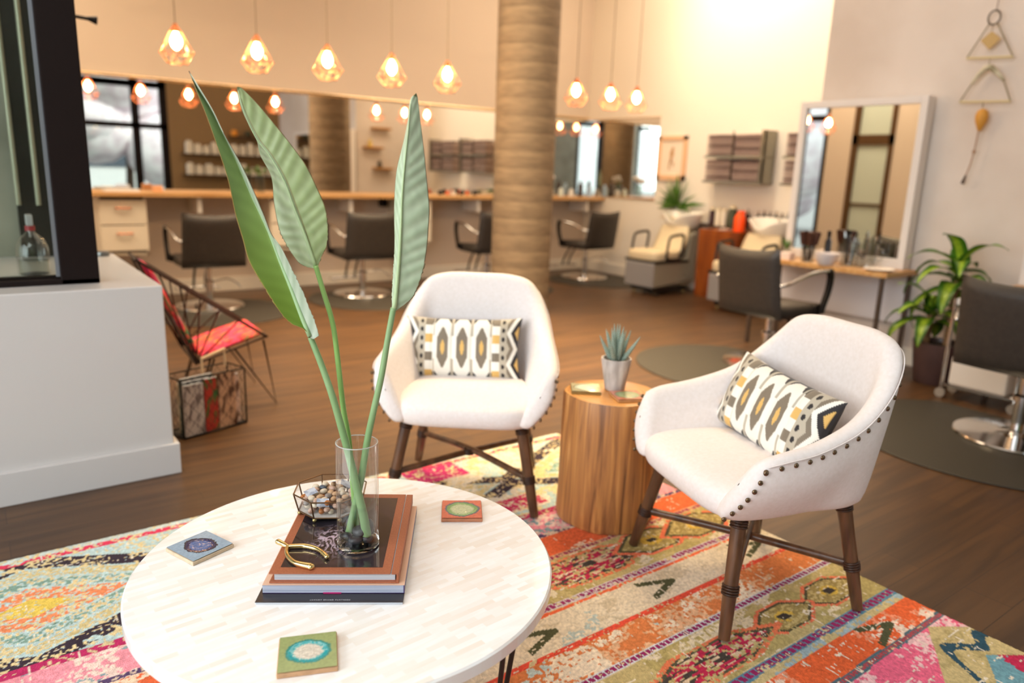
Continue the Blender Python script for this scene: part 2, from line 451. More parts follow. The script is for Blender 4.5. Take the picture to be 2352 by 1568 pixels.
# --------------------------------------------------------------------- rug
def make_rug():
    x0, x1, y0, y1 = -.62, 2.255, .12, 2.632
    st = .0042
    nx = int((x1 - x0) / st) + 1; ny = int((y1 - y0) / st) + 1
    gx = np.linspace(x0, x1, nx); gy = np.linspace(y0, y1, ny)
    X, Y = np.meshgrid(gx, gy)
    # slightly waved weft so that the bands are not ruler straight
    Yw = Y + .006 * (fbm(X * 4, Y * 4, 3) - .5)
    Xw = X + .006 * (fbm(X * 4 + 9, Y * 4, 5) - .5)
    C = np.zeros(X.shape + (3,)); C[:] = (205, 186, 142)
    fine = vnoise(X / .0085, Y / .0085, 11)
    fin2 = vnoise(X / .005, Y / .005, 12)
    big = fbm(X * 3.2, Y * 3.2, 21)
    med = fbm(X * 14, Y * 22, 22)
    wear = fbm(X * 7, Y * 9, 23)

    def put(mask, c, keep=1.):
        """keep <1: distressed - only that share of the tufts takes the colour"""
        m = mask
        if keep < 1:
            k = .55 * fine + .45 * med
            lo, hi = np.quantile(k, [1 - keep, 1])
            m = mask & (k >= lo)
        C[m] = c

    def band(a, b): return (Yw >= a) & (Yw < b)
    def dashes(a, b, c=(150, 18, 88), edge=(204, 196, 210), per=.021, keep=.92):
        a -= .002; b += .002
        put(band(a - .003, b + .003), edge, .92)
        ph = (Xw + .25 * (Yw - a)) / per
        put(band(a + .002, b - .002) & ((ph - np.floor(ph)) < .76), c, keep)
    def chevron(cx, cy, ln, hh, c=(62, 66, 40)):
        dx = cx - Xw
        arm = np.abs(np.abs(Yw - cy) - dx * hh / ln)
        put((dx > -.012) & (dx < ln) & (arm < .0115), c, .93)
    def hexm(cx, cy, a, b):
        return np.maximum(np.abs(Yw - cy) / b, (np.abs(Xw - cx) / a) * .62 + np.abs(Yw - cy) / b * .62)
    def eye(cx, cy, a=.084, b=.054):
        d = hexm(cx, cy, a, b)
        put(d < 1.16, (226, 106, 72), .8); put(d < 1.0, (64, 62, 40), .9); put(d < .88, (150, 130, 72), .95)
        put((d < .86) & (fine > .62), (190, 170, 110))
        e = ((Xw - cx) / a) ** 2 + ((Yw - cy) / b) ** 2
        put(e < .2, (206, 170, 62), .85); put((np.abs(Xw - cx + .4 * (Yw - cy)) < .02) & (np.abs(Yw - cy) < .012), (40, 34, 34))
    def redm(cx, cy, a=.17, b=.056):
        d = hexm(cx, cy, a, b)
        put(d < 1.16, (226, 112, 72), .72); put((d < .98) & (d > .84), (66, 66, 48), .62); put(d < .86, (182, 22, 66), .66)
        put((d < .86) & (vnoise(X / .03, Y / .007, 41) > .62), (216, 190, 160), .8)
        put((d < .86) & (vnoise(X / .03, Y / .006, 42) > .7), (50, 44, 42))
    def olive(a, b):
        put(band(a, b), (188, 170, 114)); put(band(a, b) & (med > .5), (172, 156, 96)); put(band(a, b) & (wear > .56), (222, 208, 178), .7)

    # --- front bands
    olive(.12, .36)
    put(band(.36, .80), (214, 70, 92))
    # zig-zag of pink / tan with dark teal hooks / crimson steps
    per = 1.1
    tri = np.abs(((Xw - 2.15) / per) - np.round((Xw - 2.15) / per)) * per      # 0 at x=2.15
    edge = .795 - .66 * tri
    z = (Yw < .80) & (Yw > .36)
    put(z, (232, 92, 130)); put(z & (wear > .5), (240, 190, 196), .6)
    put(z & (Yw < edge) & (Yw > edge - .155), (196, 176, 122)); put(z & (Yw < edge) & (Yw > edge - .155) & (med > .56), (176, 158, 104))
    step = np.floor((Xw) / .035) * .035
    tri2 = np.abs(((step - 2.15) / per) - np.round((step - 2.15) / per)) * per
    low = z & (Yw < edge - .155)
    put(low, (96, 150, 168)); ys = np.floor(Yw / .03) * .03
    put(low & (((Xw < 1.9) & (Yw < .795 - .66 * tri2 - .155 - .06)) | (Xw > 2.212 - .38 * (.69 - ys))), (184, 22, 66), .96)
    q = (edge - .078) - Yw
    s = (Xw / .17); ss = (s - np.floor(s)) - .5
    hook = (np.abs(q - .04 * np.sin(ss * 2 * PI)) < .019) & (np.abs(q) < .058)
    put(z & hook, (24, 62, 84), .95)
    dashes(.797, .812, (168, 58, 70), (62, 96, 112), .014)
    # --- orange band
    put(band(.817, .915), (226, 88, 40)); put(band(.817, .915) & (wear > .5), (236, 140, 104), .6); put(band(.817, .915) & (wear > .58), (240, 214, 196), .6)
    for cx in (2.07, 1.52, .97, .42, -.13): chevron(cx, .866, .125, .040)
    put(band(.914, .94), (196, 178, 126)); put(band(.914, .94) & (med > .58), (150, 178, 190), .5)
    dashes(.944, .966, (138, 18, 84), (74, 130, 160), .024)
    olive(.972, 1.158)
    for k in range(4):
        eye(2.08 - k * .94, 1.068); eye(1.835 - k * .94, 1.062); redm(1.50 - k * .94, 1.05)
    dashes(1.164, 1.18, (134, 16, 84), (206, 214, 226), .019)
    r = band(1.186, 1.296)
    put(r, (214, 118, 62)); put(r & (wear > .42), (226, 176, 136), .62); put(r & (big > .70), (190, 212, 214), .75); put(r & (wear > .56), (238, 222, 200), .7)
    put(band(1.296, 1.316), (226, 66, 46), .94)
    put(band(1.316, 1.452), (226, 212, 188)); put(band(1.316, 1.452) & (med > .6), (206, 190, 162), .6); put(band(1.316, 1.452) & (wear > .6), (176, 192, 190), .5)
    for cx in (2.16, 1.70, 1.215, .73, .24, -.25): chevron(cx, 1.384, .12, .042)
    put(band(1.448, 1.462), (232, 92, 50), .88)
    dashes(1.468, 1.488, (140, 26, 88), (206, 196, 206), .02, .8)
    olive(1.492, 1.692)
    for k in range(4):
        redm(1.54 - k * .9, 1.6, .17, .07); eye(1.845 - k * .9, 1.607, .105, .068); eye(2.08 - k * .9, 1.60, .11, .07)
    dashes(1.694, 1.708, (142, 26, 74), (214, 160, 120), .02, .8)
    put(band(1.712, 1.828), (228, 92, 48)); put(band(1.712, 1.828) & (wear > .48) & (Xw < 1.9), (240, 205, 176), .7)
    put(band(1.712, 1.828) & (Xw < 1.2) & (big > .45), (130, 160, 160), .6)
    put(band(1.828, 1.85), (214, 190, 170)); put(band(1.828, 1.85), (70, 50, 96), .55)
    put(band(1.85, 1.972), (234, 140, 158)); put(band(1.85, 1.972) & (wear > .52), (236, 206, 196), .7); put(band(1.85, 1.972) & (med > .62), (120, 150, 160), .5)
    put(band(1.972, 2.006), (176, 24, 84), .8)
    # --- wide diamond band at the back edge
    wb = Yw >= 2.006
    put(wb, (216, 196, 144)); put(wb & (med > .52), (168, 196, 200), .75); put(wb & (wear > .56), (222, 214, 196), .8)
    lightleft = wb & (Xw < 1.0)
    put(lightleft, (176, 204, 208), .8)
    dx = np.abs(((Xw - .03) / 1.12) - np.round((Xw - .03) / 1.12)) * 1.12
    dd = dx / .56 + np.abs(Yw - 2.29) / .27
    put(wb & (dd > .94) & (dd < 1.2) & (wear < .60), (34, 24, 40), .78)
    put(wb & (dd > .74) & (dd < .9), (200, 182, 126), .55)
    put(wb & (dd > .5) & (dd < .68), (112, 150, 138), .5)
    put(wb & (dd < .46), (230, 128, 80), .6); put(wb & (dd < .2), (222, 190, 76), .75)
    put(wb & (Yw > 2.44) & (np.abs(Xw - 1.49) < .13) , (188, 34, 100), .8)
    put(wb & (np.abs(Xw - 1.63) < .1) & (np.abs(Yw - 2.1) < .05), (190, 30, 80), .7)
    put(wb & (np.abs(Xw - 1.3) < .2) & (np.abs(Yw - 2.3) < .07), (112, 150, 150), .6)
    put((Yw > 2.575) & (Yw < 2.604) & (wear < .6), (214, 40, 78), .75)
    put(Yw > 2.604, (190, 206, 204), .8)
    # bleached threads and tuft grain
    put((vnoise(X / .06, Y / .0055, 51) > .88), (226, 216, 198), .5)
    put((vnoise(X / .0055, Y / .05, 52) > .90), (226, 214, 196), .5)
    C = C * .88 + np.array((226, 208, 184)) * .12
    C *= (.88 + .22 * fin2)[..., None]
    zz = .0105 + .0018 * fin2
    V = np.stack([X, Y, zz], -1).reshape(-1, 3)
    idx = np.arange(nx * ny).reshape(ny, nx)
    F = np.stack([idx[:-1, :-1], idx[:-1, 1:], idx[1:, 1:], idx[1:, :-1]], -1).reshape(-1, 4)
    per_i = np.concatenate([idx[0], idx[1:, -1], idx[-1, -2::-1], idx[-2:0:-1, 0]])
    B = V[per_i].copy(); B[:, 2] = .0005
    nb = len(per_i); o = len(V)
    k = np.arange(nb); k2 = (k + 1) % nb
    F = np.concatenate([F, np.stack([per_i[k2], per_i[k], o + k, o + k2], -1)])
    V = np.concatenate([V, B]); CC = np.concatenate([C.reshape(-1, 3), C.reshape(-1, 3)[per_i] * .8])
    me = bpy.data.meshes.new('area_rug')
    me.vertices.add(len(V)); me.vertices.foreach_set('co', V.astype(np.float32).ravel())
    me.loops.add(F.size); me.loops.foreach_set('vertex_index', F.astype(np.int32).ravel())
    me.polygons.add(len(F)); me.polygons.foreach_set('loop_start', np.arange(0, F.size, 4, dtype=np.int32))
    me.update(calc_edges=True)
    me.polygons.foreach_set('use_smooth', np.ones(len(F), bool))
    m = mat('woven_rug', S(200, 150, 120), .9, attr='Col', bump=.35, bscale=260, spec=.2)
    me.materials.append(m)
    o = bpy.data.objects.new('area_rug', me); col.objects.link(o)
    paint_attr(o, CC)
    tag(o, 'worn multicolour woven rug with geometric bands under the white armchairs', 'rug')
make_rug()

# ------------------------------------------------------------ coffee table
TX, TY, TZ, TR = .632, 1.452, .38, .470
INLAY = brick_mat('bone_inlay', S(250, 250, 251), S(230, 216, 201), S(246, 244, 242), .068, .0140, 1, .22, mort=.0003, streak=S(242, 238, 234), streak_scale=(9, 60, 1), streak_amt=.6, coat=.3, bias=-.35, rot=math.radians(-3))
t = thing('coffee_table', 'round white bone-inlay coffee table on thin dark metal legs', 'table', (TX, TY, 0))
MB().lathe([(0, TZ - .032), (TR - .004, TZ - .032), (TR, TZ - .028), (TR, TZ - .004), (TR - .004, TZ), (0, TZ)], 128).build('tabletop', INLAY, t, smooth=30)
LEG_METAL = mat('dark_leg_metal', S(60, 54, 50), .35, .8)
for k in range(4):
    q = math.radians(-72 + 90 * k)
    c, s_ = math.cos(q), math.sin(q)
    MB().tube([(c * .448, s_ * .448, TZ - .034), (c * .42, s_ * .42, .0185)], .0055).tube([(c * .44 - s_ * .05, s_ * .44 + c * .05, TZ - .034), (c * .42, s_ * .42, .0185)], .0055).build('leg', LEG_METAL, t)

# ----------------------------------------------------- ceramic coaster tiles
def tile(label, loc, rz, base, ring, core, side=S(190, 150, 112), spot=(0, 0), size=.107, dark=None, ell=(.62, .52)):
    n = 56; h = size / 2; th = .011
    o = thing('ceramic_tile', label, 'tile', loc, rz, 'glazed ceramic coaster tiles')
    body = MB().box(-h, h, -h, h, 0, th - .002).build('tile_body', mat('clay', side, .8, c2=tuple(c * .8 for c in side), nscale=60), o, smooth=None, bevel=(.0015, 2))
    us = np.linspace(-1, 1, n); U, Vv = np.meshgrid(us, us)
    Ux = U - spot[0]; Uy = Vv - spot[1]
    ang = np.arctan2(Uy, Ux)
    r = np.sqrt((Ux / ell[0]) ** 2 + (Uy / ell[1]) ** 2) * (1 + .13 * (fbm(np.cos(ang) * 1.6 + 3, np.sin(ang) * 1.6 + loc[0] * 9, 5) - .5) * 2)
    g = vnoise(U * 30, Vv * 30, 3); g2 = vnoise(U * 14, Vv * 14, 8)
    C = np.zeros(U.shape + (3,)); C[:] = base; C *= (.94 + .1 * g2)[..., None]
    def lay(mask, c, a=1.):
        C[mask] = C[mask] * (1 - a) + np.array(c) * a
    if dark is not None: lay(r + .1 * (g - .5) < 1.14, dark)
    lay(r + .1 * (g - .5) < 1.02, ring)
    lay((r + .14 * (g - .5) < .8), tuple(.5 * a + .5 * b for a, b in zip(ring, core)))
    lay((r + .16 * (g - .5) < .72), core)
    C[r < .72] *= (.86 + .22 * g[r < .72])[..., None]
    z = th + .0008 * np.where(r < .9, -.6 + .8 * g, .4)
    rows = [[(U[j, i] * h * .97, Vv[j, i] * h * .97, z[j, i]) for i in range(n)] for j in range(n)]
    gz = MB().sheet(rows).build('glaze', mat('glaze_' + label[:6], (.5, .5, .5), .12, attr='Col', coat=.6), o, smooth=180)
    paint_attr(gz, C.reshape(-1, 3))
    return o
TT = TZ + .0005
tile('blue glazed ceramic tile with dark blue pool at left of the book stack', (.360, 1.682, TT), math.radians(20), (146, 172, 194), (34, 44, 88), (82, 112, 166), S(214, 190, 160), dark=(20, 34, 52), ell=(.58, .66))
tile('green glazed ceramic tile with turquoise ring, at the near table edge', (.425, 1.171, TT), math.radians(-22), (150, 164, 108), (0, 160, 170), (214, 206, 192), S(206, 160, 120), dark=(20, 130, 120), ell=(.72, .58))
tile('coral red glazed tile with pale green pool, right of the books', (.981, 1.516, TT), math.radians(-32), (216, 118, 96), (120, 160, 100), (200, 208, 168), S(196, 130, 96), dark=(96, 104, 120), ell=(.80, .72))

# ------------------------------------------------------------ stacked books
BROT = math.radians(-33)
PAGES = mat('page_edges', S(214, 214, 216), .7, c2=S(160, 166, 182), nscale=3, stretch=(1, 1, 260), rng=(.3, .7))
BLACKCOVER = mat('black_cover', S(40, 36, 40), .3, coat=.4)
bk = thing('magazine', 'black-covered magazine with small white lettering, lowest of the book stack', 'magazine', (.630, 1.471, TZ + .0005), BROT, 'books stacked on the coffee table')
MB().box(-.151, .151, -.195, .195, .0005, .005).build('pages', PAGES, bk, smooth=None)
MB().box(-.152, .152, -.196, .196, .005, .0062).build('cover', BLACKCOVER, bk, smooth=None)
fc = bpy.data.curves.new('lettering', 'FONT'); fc.body = 'LUXURY BRAND PARTNERS'; fc.size = .0052; fc.align_x = 'CENTER'; fc.space_character = 1.35
fo = bpy.data.objects.new('lettering_curve', fc); col.objects.link(fo)
bpy.context.view_layer.update()
me = bpy.data.meshes.new_from_object(fo.evaluated_get(bpy.context.evaluated_depsgraph_get()))
bpy.data.objects.remove(fo)
lt = bpy.data.objects.new('lettering', me); col.objects.link(lt); lt.parent = bk; lt.location = (0, -.190, .0064)
lt.data.materials.clear(); lt.data.materials.append(mat('white_ink', S(235, 235, 235), .6)); lt['label'] = 'small white capital lettering'

bk = thing('paperback_book', 'thick paperback with peach cover and grey page edges, middle of the book stack', 'book', (.646, 1.490, TZ + .0072), BROT, 'books stacked on the coffee table')
MB().box(-.148, .147, -.188, .186, .001, .0185).build('pages', mat('grey_page_edges', S(190, 194, 208), .7, c2=S(132, 140, 164), nscale=3, stretch=(1, 1, 300), rng=(.3, .7)), bk, smooth=None)
MB().box(-.148, .149, -.1885, .188, .0185, .0195).build('front_cover', mat('peach_cover', S(222, 182, 156), .5), bk, smooth=None)
MB().box(-.148, .149, -.1885, .188, 0, .001).box(.147, .149, -.1885, .188, .001, .0185).build('back_cover', mat('purple_cover', S(56, 34, 92), .4), bk, smooth=None)
MB().box(-.022, .016, -.1892, -.1886, -.0004, .0022).build('pink_label', mat('magenta', S(190, 30, 110), .5), bk, smooth=None)

bk = thing('hardcover_book', 'large brown hardcover book with dark glossy picture cover, on top of the stack', 'book', (.653, 1.499, TZ + .0275), BROT, 'books stacked on the coffee table')
BROWN = mat('terracotta_cloth', S(168, 98, 66), .55, c2=S(150, 82, 54), nscale=300, rng=(.3, .7))
MB().box(-.127, .127, -.186, .190, .003, .021).build('pages', PAGES, bk, smooth=None)
MB().box(-.136, .118, -.195, .195, .021, .024).box(.12, .136, -.195, .195, .0205, .0235).build('front_cover', BROWN, bk, smooth=None, bevel=(.0008, 2))
MB().box(-.136, .136, -.195, .195, 0, .003).build('back_cover', BROWN, bk, smooth=None, bevel=(.0008, 2))
MB().box(.1305, .136, -.195, .195, .002, .022).build('spine', BROWN, bk, smooth=None, bevel=(.0015, 2))
n = 130
us = np.linspace(-1, 1, n); U, Vv = np.meshgrid(us, us)
wx = fbm(U * 2.2, Vv * 2.2, 61); wy = fbm(U * 2.2 + 5, Vv * 2.2, 62)
f1 = fbm(U * 2.6 + wx * 3.2, Vv * 2.6 + wy * 3.2, 63)
C = np.zeros(U.shape + (3,)); C[:] = (40, 33, 40)
C += (f1 - .5)[..., None] * np.array((46, 30, 40))
sw = np.exp(-(((U + .12) / .5) ** 2 + ((Vv + .32) / .42) ** 2) * 1.6)
st = np.clip((np.sin(f1 * 34) * .5 + .5) ** 2 * sw * 2.2, 0, .95)[..., None]
C = C * (1 - st) + np.array((196, 176, 192)) * st
gl = np.exp(-((U - .62 + .1 * Vv) / .09) ** 2 - ((Vv - .05) / .55) ** 2)[..., None] * .5
C = C * (1 - gl) + np.array((120, 80, 44)) * gl
rows = [[(-.009 + U[j, i] * .108, Vv[j, i] * .172, .0243) for i in range(n)] for j in range(n)]
pic = MB().sheet(rows).build('cover_picture', mat('glossy_picture', (.1, .1, .1), .12, attr='Col', coat=.7), bk, smooth=None)
paint_attr(pic, C.reshape(-1, 3))
BZ = TZ + .0275 + .0246

# ------------------------------------------------------------------- vase
VX, VY = .6407, 1.4207
VGLASS = thin_glass('vase_glass', (.985, .988, .985), 1.5, boost=.8)
SOLIDGLASS = mat('solid_glass', S(245, 250, 248), .0, trans=1, ior=1.48)
WATER = thin_glass('water', (.94, .955, .955), 1.33, boost=.6)
t = thing('glass_vase', 'tall clear cylinder vase of water and black stones holding three leaves', 'vase', (VX, VY, BZ))
R = .0468
MB().lathe([(R, .008), (R, .10), (R, .246), (R - .0022, .2475), (R - .0034, .246), (R - .0034, .1), (R - .0034, .012)], 72).build('glass_wall', VGLASS, t, smooth=60)
MB().tube([(math.cos(2 * PI * k / 72) * (R - .0016), math.sin(2 * PI * k / 72) * (R - .0016), .2465) for k in range(72)], .0013, 6, closed=True).build('rim', mat('rim_glass', S(235, 238, 236), .05, trans=.6, ior=1.45), t)
MB().lathe([(0, 0), (R - .003, 0), (R, .003), (R, .0115), (R - .004, .0125), (0, .0125)], 72).build('base', SOLIDGLASS, t, smooth=40)
wz = .098
MB().lathe([(0, .0135), (R - .0042, .0135), (R - .0042, wz), (R - .0042, wz)], 64).build('water', WATER, t, smooth=60)
MB().lathe([(R - .0042, wz), (0, wz)], 64).build('water_surface', thin_glass('water_surface_mat', (.9, .92, .92), 1.33, boost=1.1), t, smooth=60)

STONE = mat('black_stone', S(34, 33, 36), .35, c2=S(60, 60, 66), nscale=30)
STONE2 = mat('grey_stone', S(118, 112, 110), .4, c2=S(90, 86, 86), nscale=30)
spots = [(.0, -.022, .010, STONE, 'flat black stone at the front of the vase bottom'), (.022, -.010, .009, STONE, 'black stone at the right front of the vase bottom'), (-.024, -.008, .009, STONE, 'black stone at the left front of the vase bottom'),
         (-.012, .02, .009, STONE, 'black stone at the back left of the vase bottom'), (.02, .02, .01, STONE, 'black stone at the back right of the vase bottom'), (.006, -.012, .026, STONE, 'round black stone on top, front of the vase stems'),
         (.0265, .004, .03, STONE2, 'upright grey stone leaning on the vase wall at right'), (-.0245, .010, .028, STONE, 'tall black stone leaning on the vase wall at left')]
yaw = .63963
RTV = Vector((math.cos(yaw), -math.sin(yaw), 0)); FH = Vector((math.sin(yaw), math.cos(yaw), 0))
for i, (a, d, z, m, lb) in enumerate(spots):
    p = Vector((VX, VY, BZ + .0135 + z)) + RTV * a + FH * d
    ax = (.0165, .014, .0098) if i < 6 else (.0095, .008, .018)
    M = Matrix.Rotation(i * 1.1, 3, 'Z') @ Matrix.Rotation(.25 * (i % 3), 3, 'X')
    o = MB().ball((0, 0, 0), ax, 18, 12, M=M).build('vase_stone', m, smooth=180, loc=p)
    tag(o, lb, 'stone', 'stones in the vase')

# ------------------------------------------------- bird of paradise leaves
V0 = Vector((VX, VY, 0)); CAMP = Vector((0, 0, 1.27)); DH = 1.522
def lp(a, z, o=0.):
    """a to the right, z up, o deeper into the room: a point of a leaf"""
    p = V0 + RTV * a + Vector((0, 0, z))
    return CAMP + (p - CAMP) * (1 + o / DH)
LEAVES = {
 'L1': dict(
  left=[(-.3204, 1.4413), (-.3096, 1.4082), (-.2911, 1.3576), (-.2727, 1.2986), (-.2543, 1.2324), (-.2434, 1.1672), (-.2307, 1.1161), (-.2185, 1.0678), (-.1898, 1.0157), (-.1579, .9629), (-.1356, .9402), (-.1073, .928), (-.0990, .9110)],
  mid=[(-.3204, 1.4413), (-.3092, 1.4148), (-.2831, 1.3753), (-.2606, 1.3277), (-.2346, 1.2718), (-.2077, 1.2044), (-.1776, 1.1367), (-.154, 1.0701), (-.1331, 1.014), (-.1121, .9533), (-.0955, .9100)],
  right=[(-.3204, 1.4413), (-.304, 1.4149), (-.2766, 1.3672), (-.2573, 1.3244), (-.2204, 1.2551), (-.1876, 1.1762), (-.1706, 1.1298), (-.1527, 1.1036), (-.1316, 1.06), (-.1035, .9956), (-.0786, .9261), (-.0846, .9107), (-.0920, .9090)],
  stem=[(-.0955, .912), (-.0739, .8526), (-.052, .7839), (-.0325, .7088), (-.0163, .6412), (0, .5629), (.012, .5072), (.0200, .4537)], so=-.012, dep=(-.02, .015, -.035), r=(.0062, .0105)),
 'L2': dict(
  left=[(-.2274, 1.4142), (-.2215, 1.3774), (-.2059, 1.3396), (-.1923, 1.3123), (-.1865, 1.2845), (-.1662, 1.2423), (-.1628, 1.192), (-.1549, 1.1411), (-.1417, 1.1085), (-.1202, 1.0749), (-.1015, 1.0628), (-.086, 1.0600)],
  mid=[(-.2274, 1.4142), (-.2151, 1.3668), (-.1921, 1.3157), (-.168, 1.2851), (-.1408, 1.2363), (-.1205, 1.1786), (-.1031, 1.1322), (-.0899, 1.0914), (-.0806, 1.0600)],
  right=[(-.2274, 1.4142), (-.2164, 1.4113), (-.1858, 1.3819), (-.1509, 1.3415), (-.1233, 1.3079), (-.0955, 1.2697), (-.0746, 1.2273), (-.057, 1.1843), (-.0525, 1.1447), (-.055, 1.1115), (-.0674, 1.0849), (-.0770, 1.0600)],
  stem=[(-.0806, 1.0654), (-.0664, 1.0136), (-.0469, .9396), (-.0366, .8452), (-.0279, .7541), (-.0184, .6911), (-.012, .6115), (-.0064, .5278), (-.0010, .4530)], so=.018, dep=(.022, -.006, .02), r=(.0052, .0068)),
 'L3': dict(
  left=[(.1274, 1.4146), (.1154, 1.4019), (.1112, 1.3662), (.1026, 1.3232), (.0894, 1.27), (.0849, 1.2302), (.0831, 1.1856), (.0839, 1.1271), (.0829, 1.0911), (.0801, 1.0464), (.0781, 1.0002), (.0783, .9740)],
  mid=[(.1274, 1.4146), (.1172, 1.3995), (.1113, 1.3403), (.1044, 1.2748), (.0991, 1.209), (.0974, 1.1579), (.0938, 1.0915), (.0892, 1.0348), (.0845, .9893), (.0810, .9734)],
  right=[(.1274, 1.4146), (.1309, 1.4041), (.1355, 1.367), (.1437, 1.3068), (.1494, 1.2549), (.1552, 1.2022), (.1563, 1.182), (.1555, 1.1705), (.1531, 1.1296), (.1506, 1.1043), (.1437, 1.0624), (.1321, 1.0253), (.1185, 1.0017), (.1029, .9881), (.0850, .9740)],
  stem=[(.0815, .9817), (.0686, .9096), (.0552, .831), (.0386, .7565), (.0226, .6795), (.0092, .5956), (-.0074, .5203), (-.0225, .4524)], so=.004, dep=(.03, -.002, .02), r=(.0062, .0085)),
}
def resample(pts, n):
    P = [Vector((a, z, 0)) for a, z in pts]
    P = catmull(P, 8)
    d = [0]
    for a, b in zip(P, P[1:]): d.append(d[-1] + (b - a).length)
    out = []; j = 0
    for k in range(n):
        s_ = d[-1] * k / (n - 1)
        while j < len(d) - 2 and d[j + 1] < s_: j += 1
        tt = (s_ - d[j]) / max(d[j + 1] - d[j], 1e-9)
        out.append(P[j].lerp(P[j + 1], min(max(tt, 0), 1)))
    return out
LEAFMAT = mat('leaf_surface', S(140, 165, 110), .38, attr='Col', spec=.5, sss=0)
STEMMAT = {}
def make_leaf(key, label):
    D = LEAVES[key]; N = 150; W = 44
    l, m, r = (resample(D[k], N) for k in ('left', 'mid', 'right'))
    dl, dm, dr = D['dep']; so = D['so']
    rows = []; cols = []
    rr = random.Random(key)
    for k in range(N):
        v = k / (N - 1)
        open_ = math.sin(PI * min(1, max(0, v)) ** .8) ** .6
        row = []
        for i in range(W + 1):
            u = -1 + 2 * i / W
            if u < 0: p = m[k].lerp(l[k], -u); d = dm + (dl - dm) * (abs(u) ** 1.3)
            else: p = m[k].lerp(r[k], u); d = dm + (dr - dm) * (abs(u) ** 1.3)
            ph = v * 15 + abs(u) * 1.5 + .25 * math.sin(v * 17 + u)
            rid = math.sin(ph * 2 * PI)
            amp = .0010 * min(1, abs(u) * 3) * open_ * (1.0 if key != 'L1' else .15)
            rag = 0
            if abs(u) == 1 and v > .72: rag = rr.uniform(-.0016, .0016)
            q = lp(p.x + rag, p.y, so + d * open_ + amp * rid)
            row.append(q)
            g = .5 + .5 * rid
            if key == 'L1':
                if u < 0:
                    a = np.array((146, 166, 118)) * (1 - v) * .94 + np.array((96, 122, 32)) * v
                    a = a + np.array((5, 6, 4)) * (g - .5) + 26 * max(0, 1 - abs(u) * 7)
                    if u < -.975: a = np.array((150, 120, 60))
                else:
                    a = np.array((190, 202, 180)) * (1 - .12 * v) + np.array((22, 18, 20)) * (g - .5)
                    if u > .93 and .22 < v < .60: a = np.array((72, 52, 34))  # shadowed underside of the folded margin, painted as a dark edge
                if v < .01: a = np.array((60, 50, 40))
            else:
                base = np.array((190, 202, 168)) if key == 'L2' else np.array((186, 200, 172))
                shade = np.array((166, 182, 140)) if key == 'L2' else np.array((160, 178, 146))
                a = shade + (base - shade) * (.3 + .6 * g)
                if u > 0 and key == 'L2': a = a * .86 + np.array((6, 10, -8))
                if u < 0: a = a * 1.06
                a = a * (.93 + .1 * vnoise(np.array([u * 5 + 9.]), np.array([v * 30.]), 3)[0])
                if abs(u) < .07: a = np.array((186, 204, 168))
                if .07 <= u < .12 and key == 'L2': a = np.array((136, 130, 84))
                if abs(u) > .975: a = np.array((128, 96, 56))
                if v < .02: a = np.array((110, 120, 80))
            cols.append(a)
        rows.append(row)
    t = thing('bird_of_paradise_leaf', label, 'leaf', tuple(lp(*D['stem'][-1], so)), 0, 'leaves in the vase')
    inv = Vector(t.location)
    rows = [[q - inv for q in row] for row in rows]
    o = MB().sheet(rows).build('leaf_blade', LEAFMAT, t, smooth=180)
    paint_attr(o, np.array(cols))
    sm = o.modifiers.new('solid', 'SOLIDIFY'); sm.thickness = .0008
    P = catmull([lp(a, z, so + (dm if i == 0 else dm * .4 if i == 1 else 0)) - inv for i, (a, z) in enumerate(D['stem'])], 8)
    n = len(P)
    rad = [D['r'][0] + (D['r'][1] - D['r'][0]) * (k / (n - 1)) for k in range(n)]
    sc = (S(116, 150, 96), S(150, 176, 130)) if key != 'L2' else (S(122, 164, 84), S(150, 186, 110))
    MB().tube(P, rad, 14).build('stem', mat('stem_' + key, sc[0], .4, c2=sc[1], nscale=6, rng=(.3, .7)), t, smooth=180)
    # rib running up the blade
    rp = [lp(q.x, q.y, so + dm * math.sin(PI * min(1, k / (N - 1)) ** .8) ** .6 - .002) - inv for k, q in enumerate(m)][8::5]
    nr = len(rp)
    MB().tube(rp, [.0008 + (D['r'][0] * .8 - .0008) * (k / (nr - 1)) ** 1.3 for k in range(nr)], 8).build('midrib', mat('rib_' + key, S(176, 196, 150) if key != 'L1' else S(158, 186, 140), .4), t, smooth=180)
make_leaf('L1', 'leftmost folded green leaf showing its deep green inner face')
make_leaf('L2', 'middle broad pale green leaf with strongly ribbed underside')
make_leaf('L3', 'rightmost narrow upright grey-green leaf rising before the armchair')

# -------------------------------------------------- glass box of pebbles
BRASS = mat('antique_brass', S(128, 100, 74), .35, .9)
GX, GY = .660, 1.621
t = thing('glass_terrarium_box', 'low octagonal brass-edged glass box filled with small pebbles', 'box', (GX, GY, BZ), 0)
NS = 8
ang = [math.radians(-8 + 45 * k) for k in range(NS)]
zb, zt, rb, rt2 = .011, .056, .080, .091
bot = [(rb * math.cos(a), rb * math.sin(a), zb) for a in ang]; top = [(rt2 * math.cos(a), rt2 * math.sin(a), zt) for a in ang]
fr = MB()
for ring in (bot, top): 
    for k in range(NS): fr.tube([ring[k], ring[(k + 1) % NS]], .0019, 6)
for a, b in zip(bot, top): fr.tube([a, b], .0019, 6)
fr.build('frame', BRASS, t)
g = MB()
for k in range(NS): g.add([bot[k], bot[(k + 1) % NS], top[(k + 1) % NS], top[k]], [(0, 1, 2, 3)])
g.build('glass_panes', thin_glass('box_glass', (.96, .97, .97), 1.45), t, smooth=None)
MB().add(bot, [tuple(range(NS))]).build('base_plate', mat('box_base', S(210, 205, 200), .4), t, smooth=None)
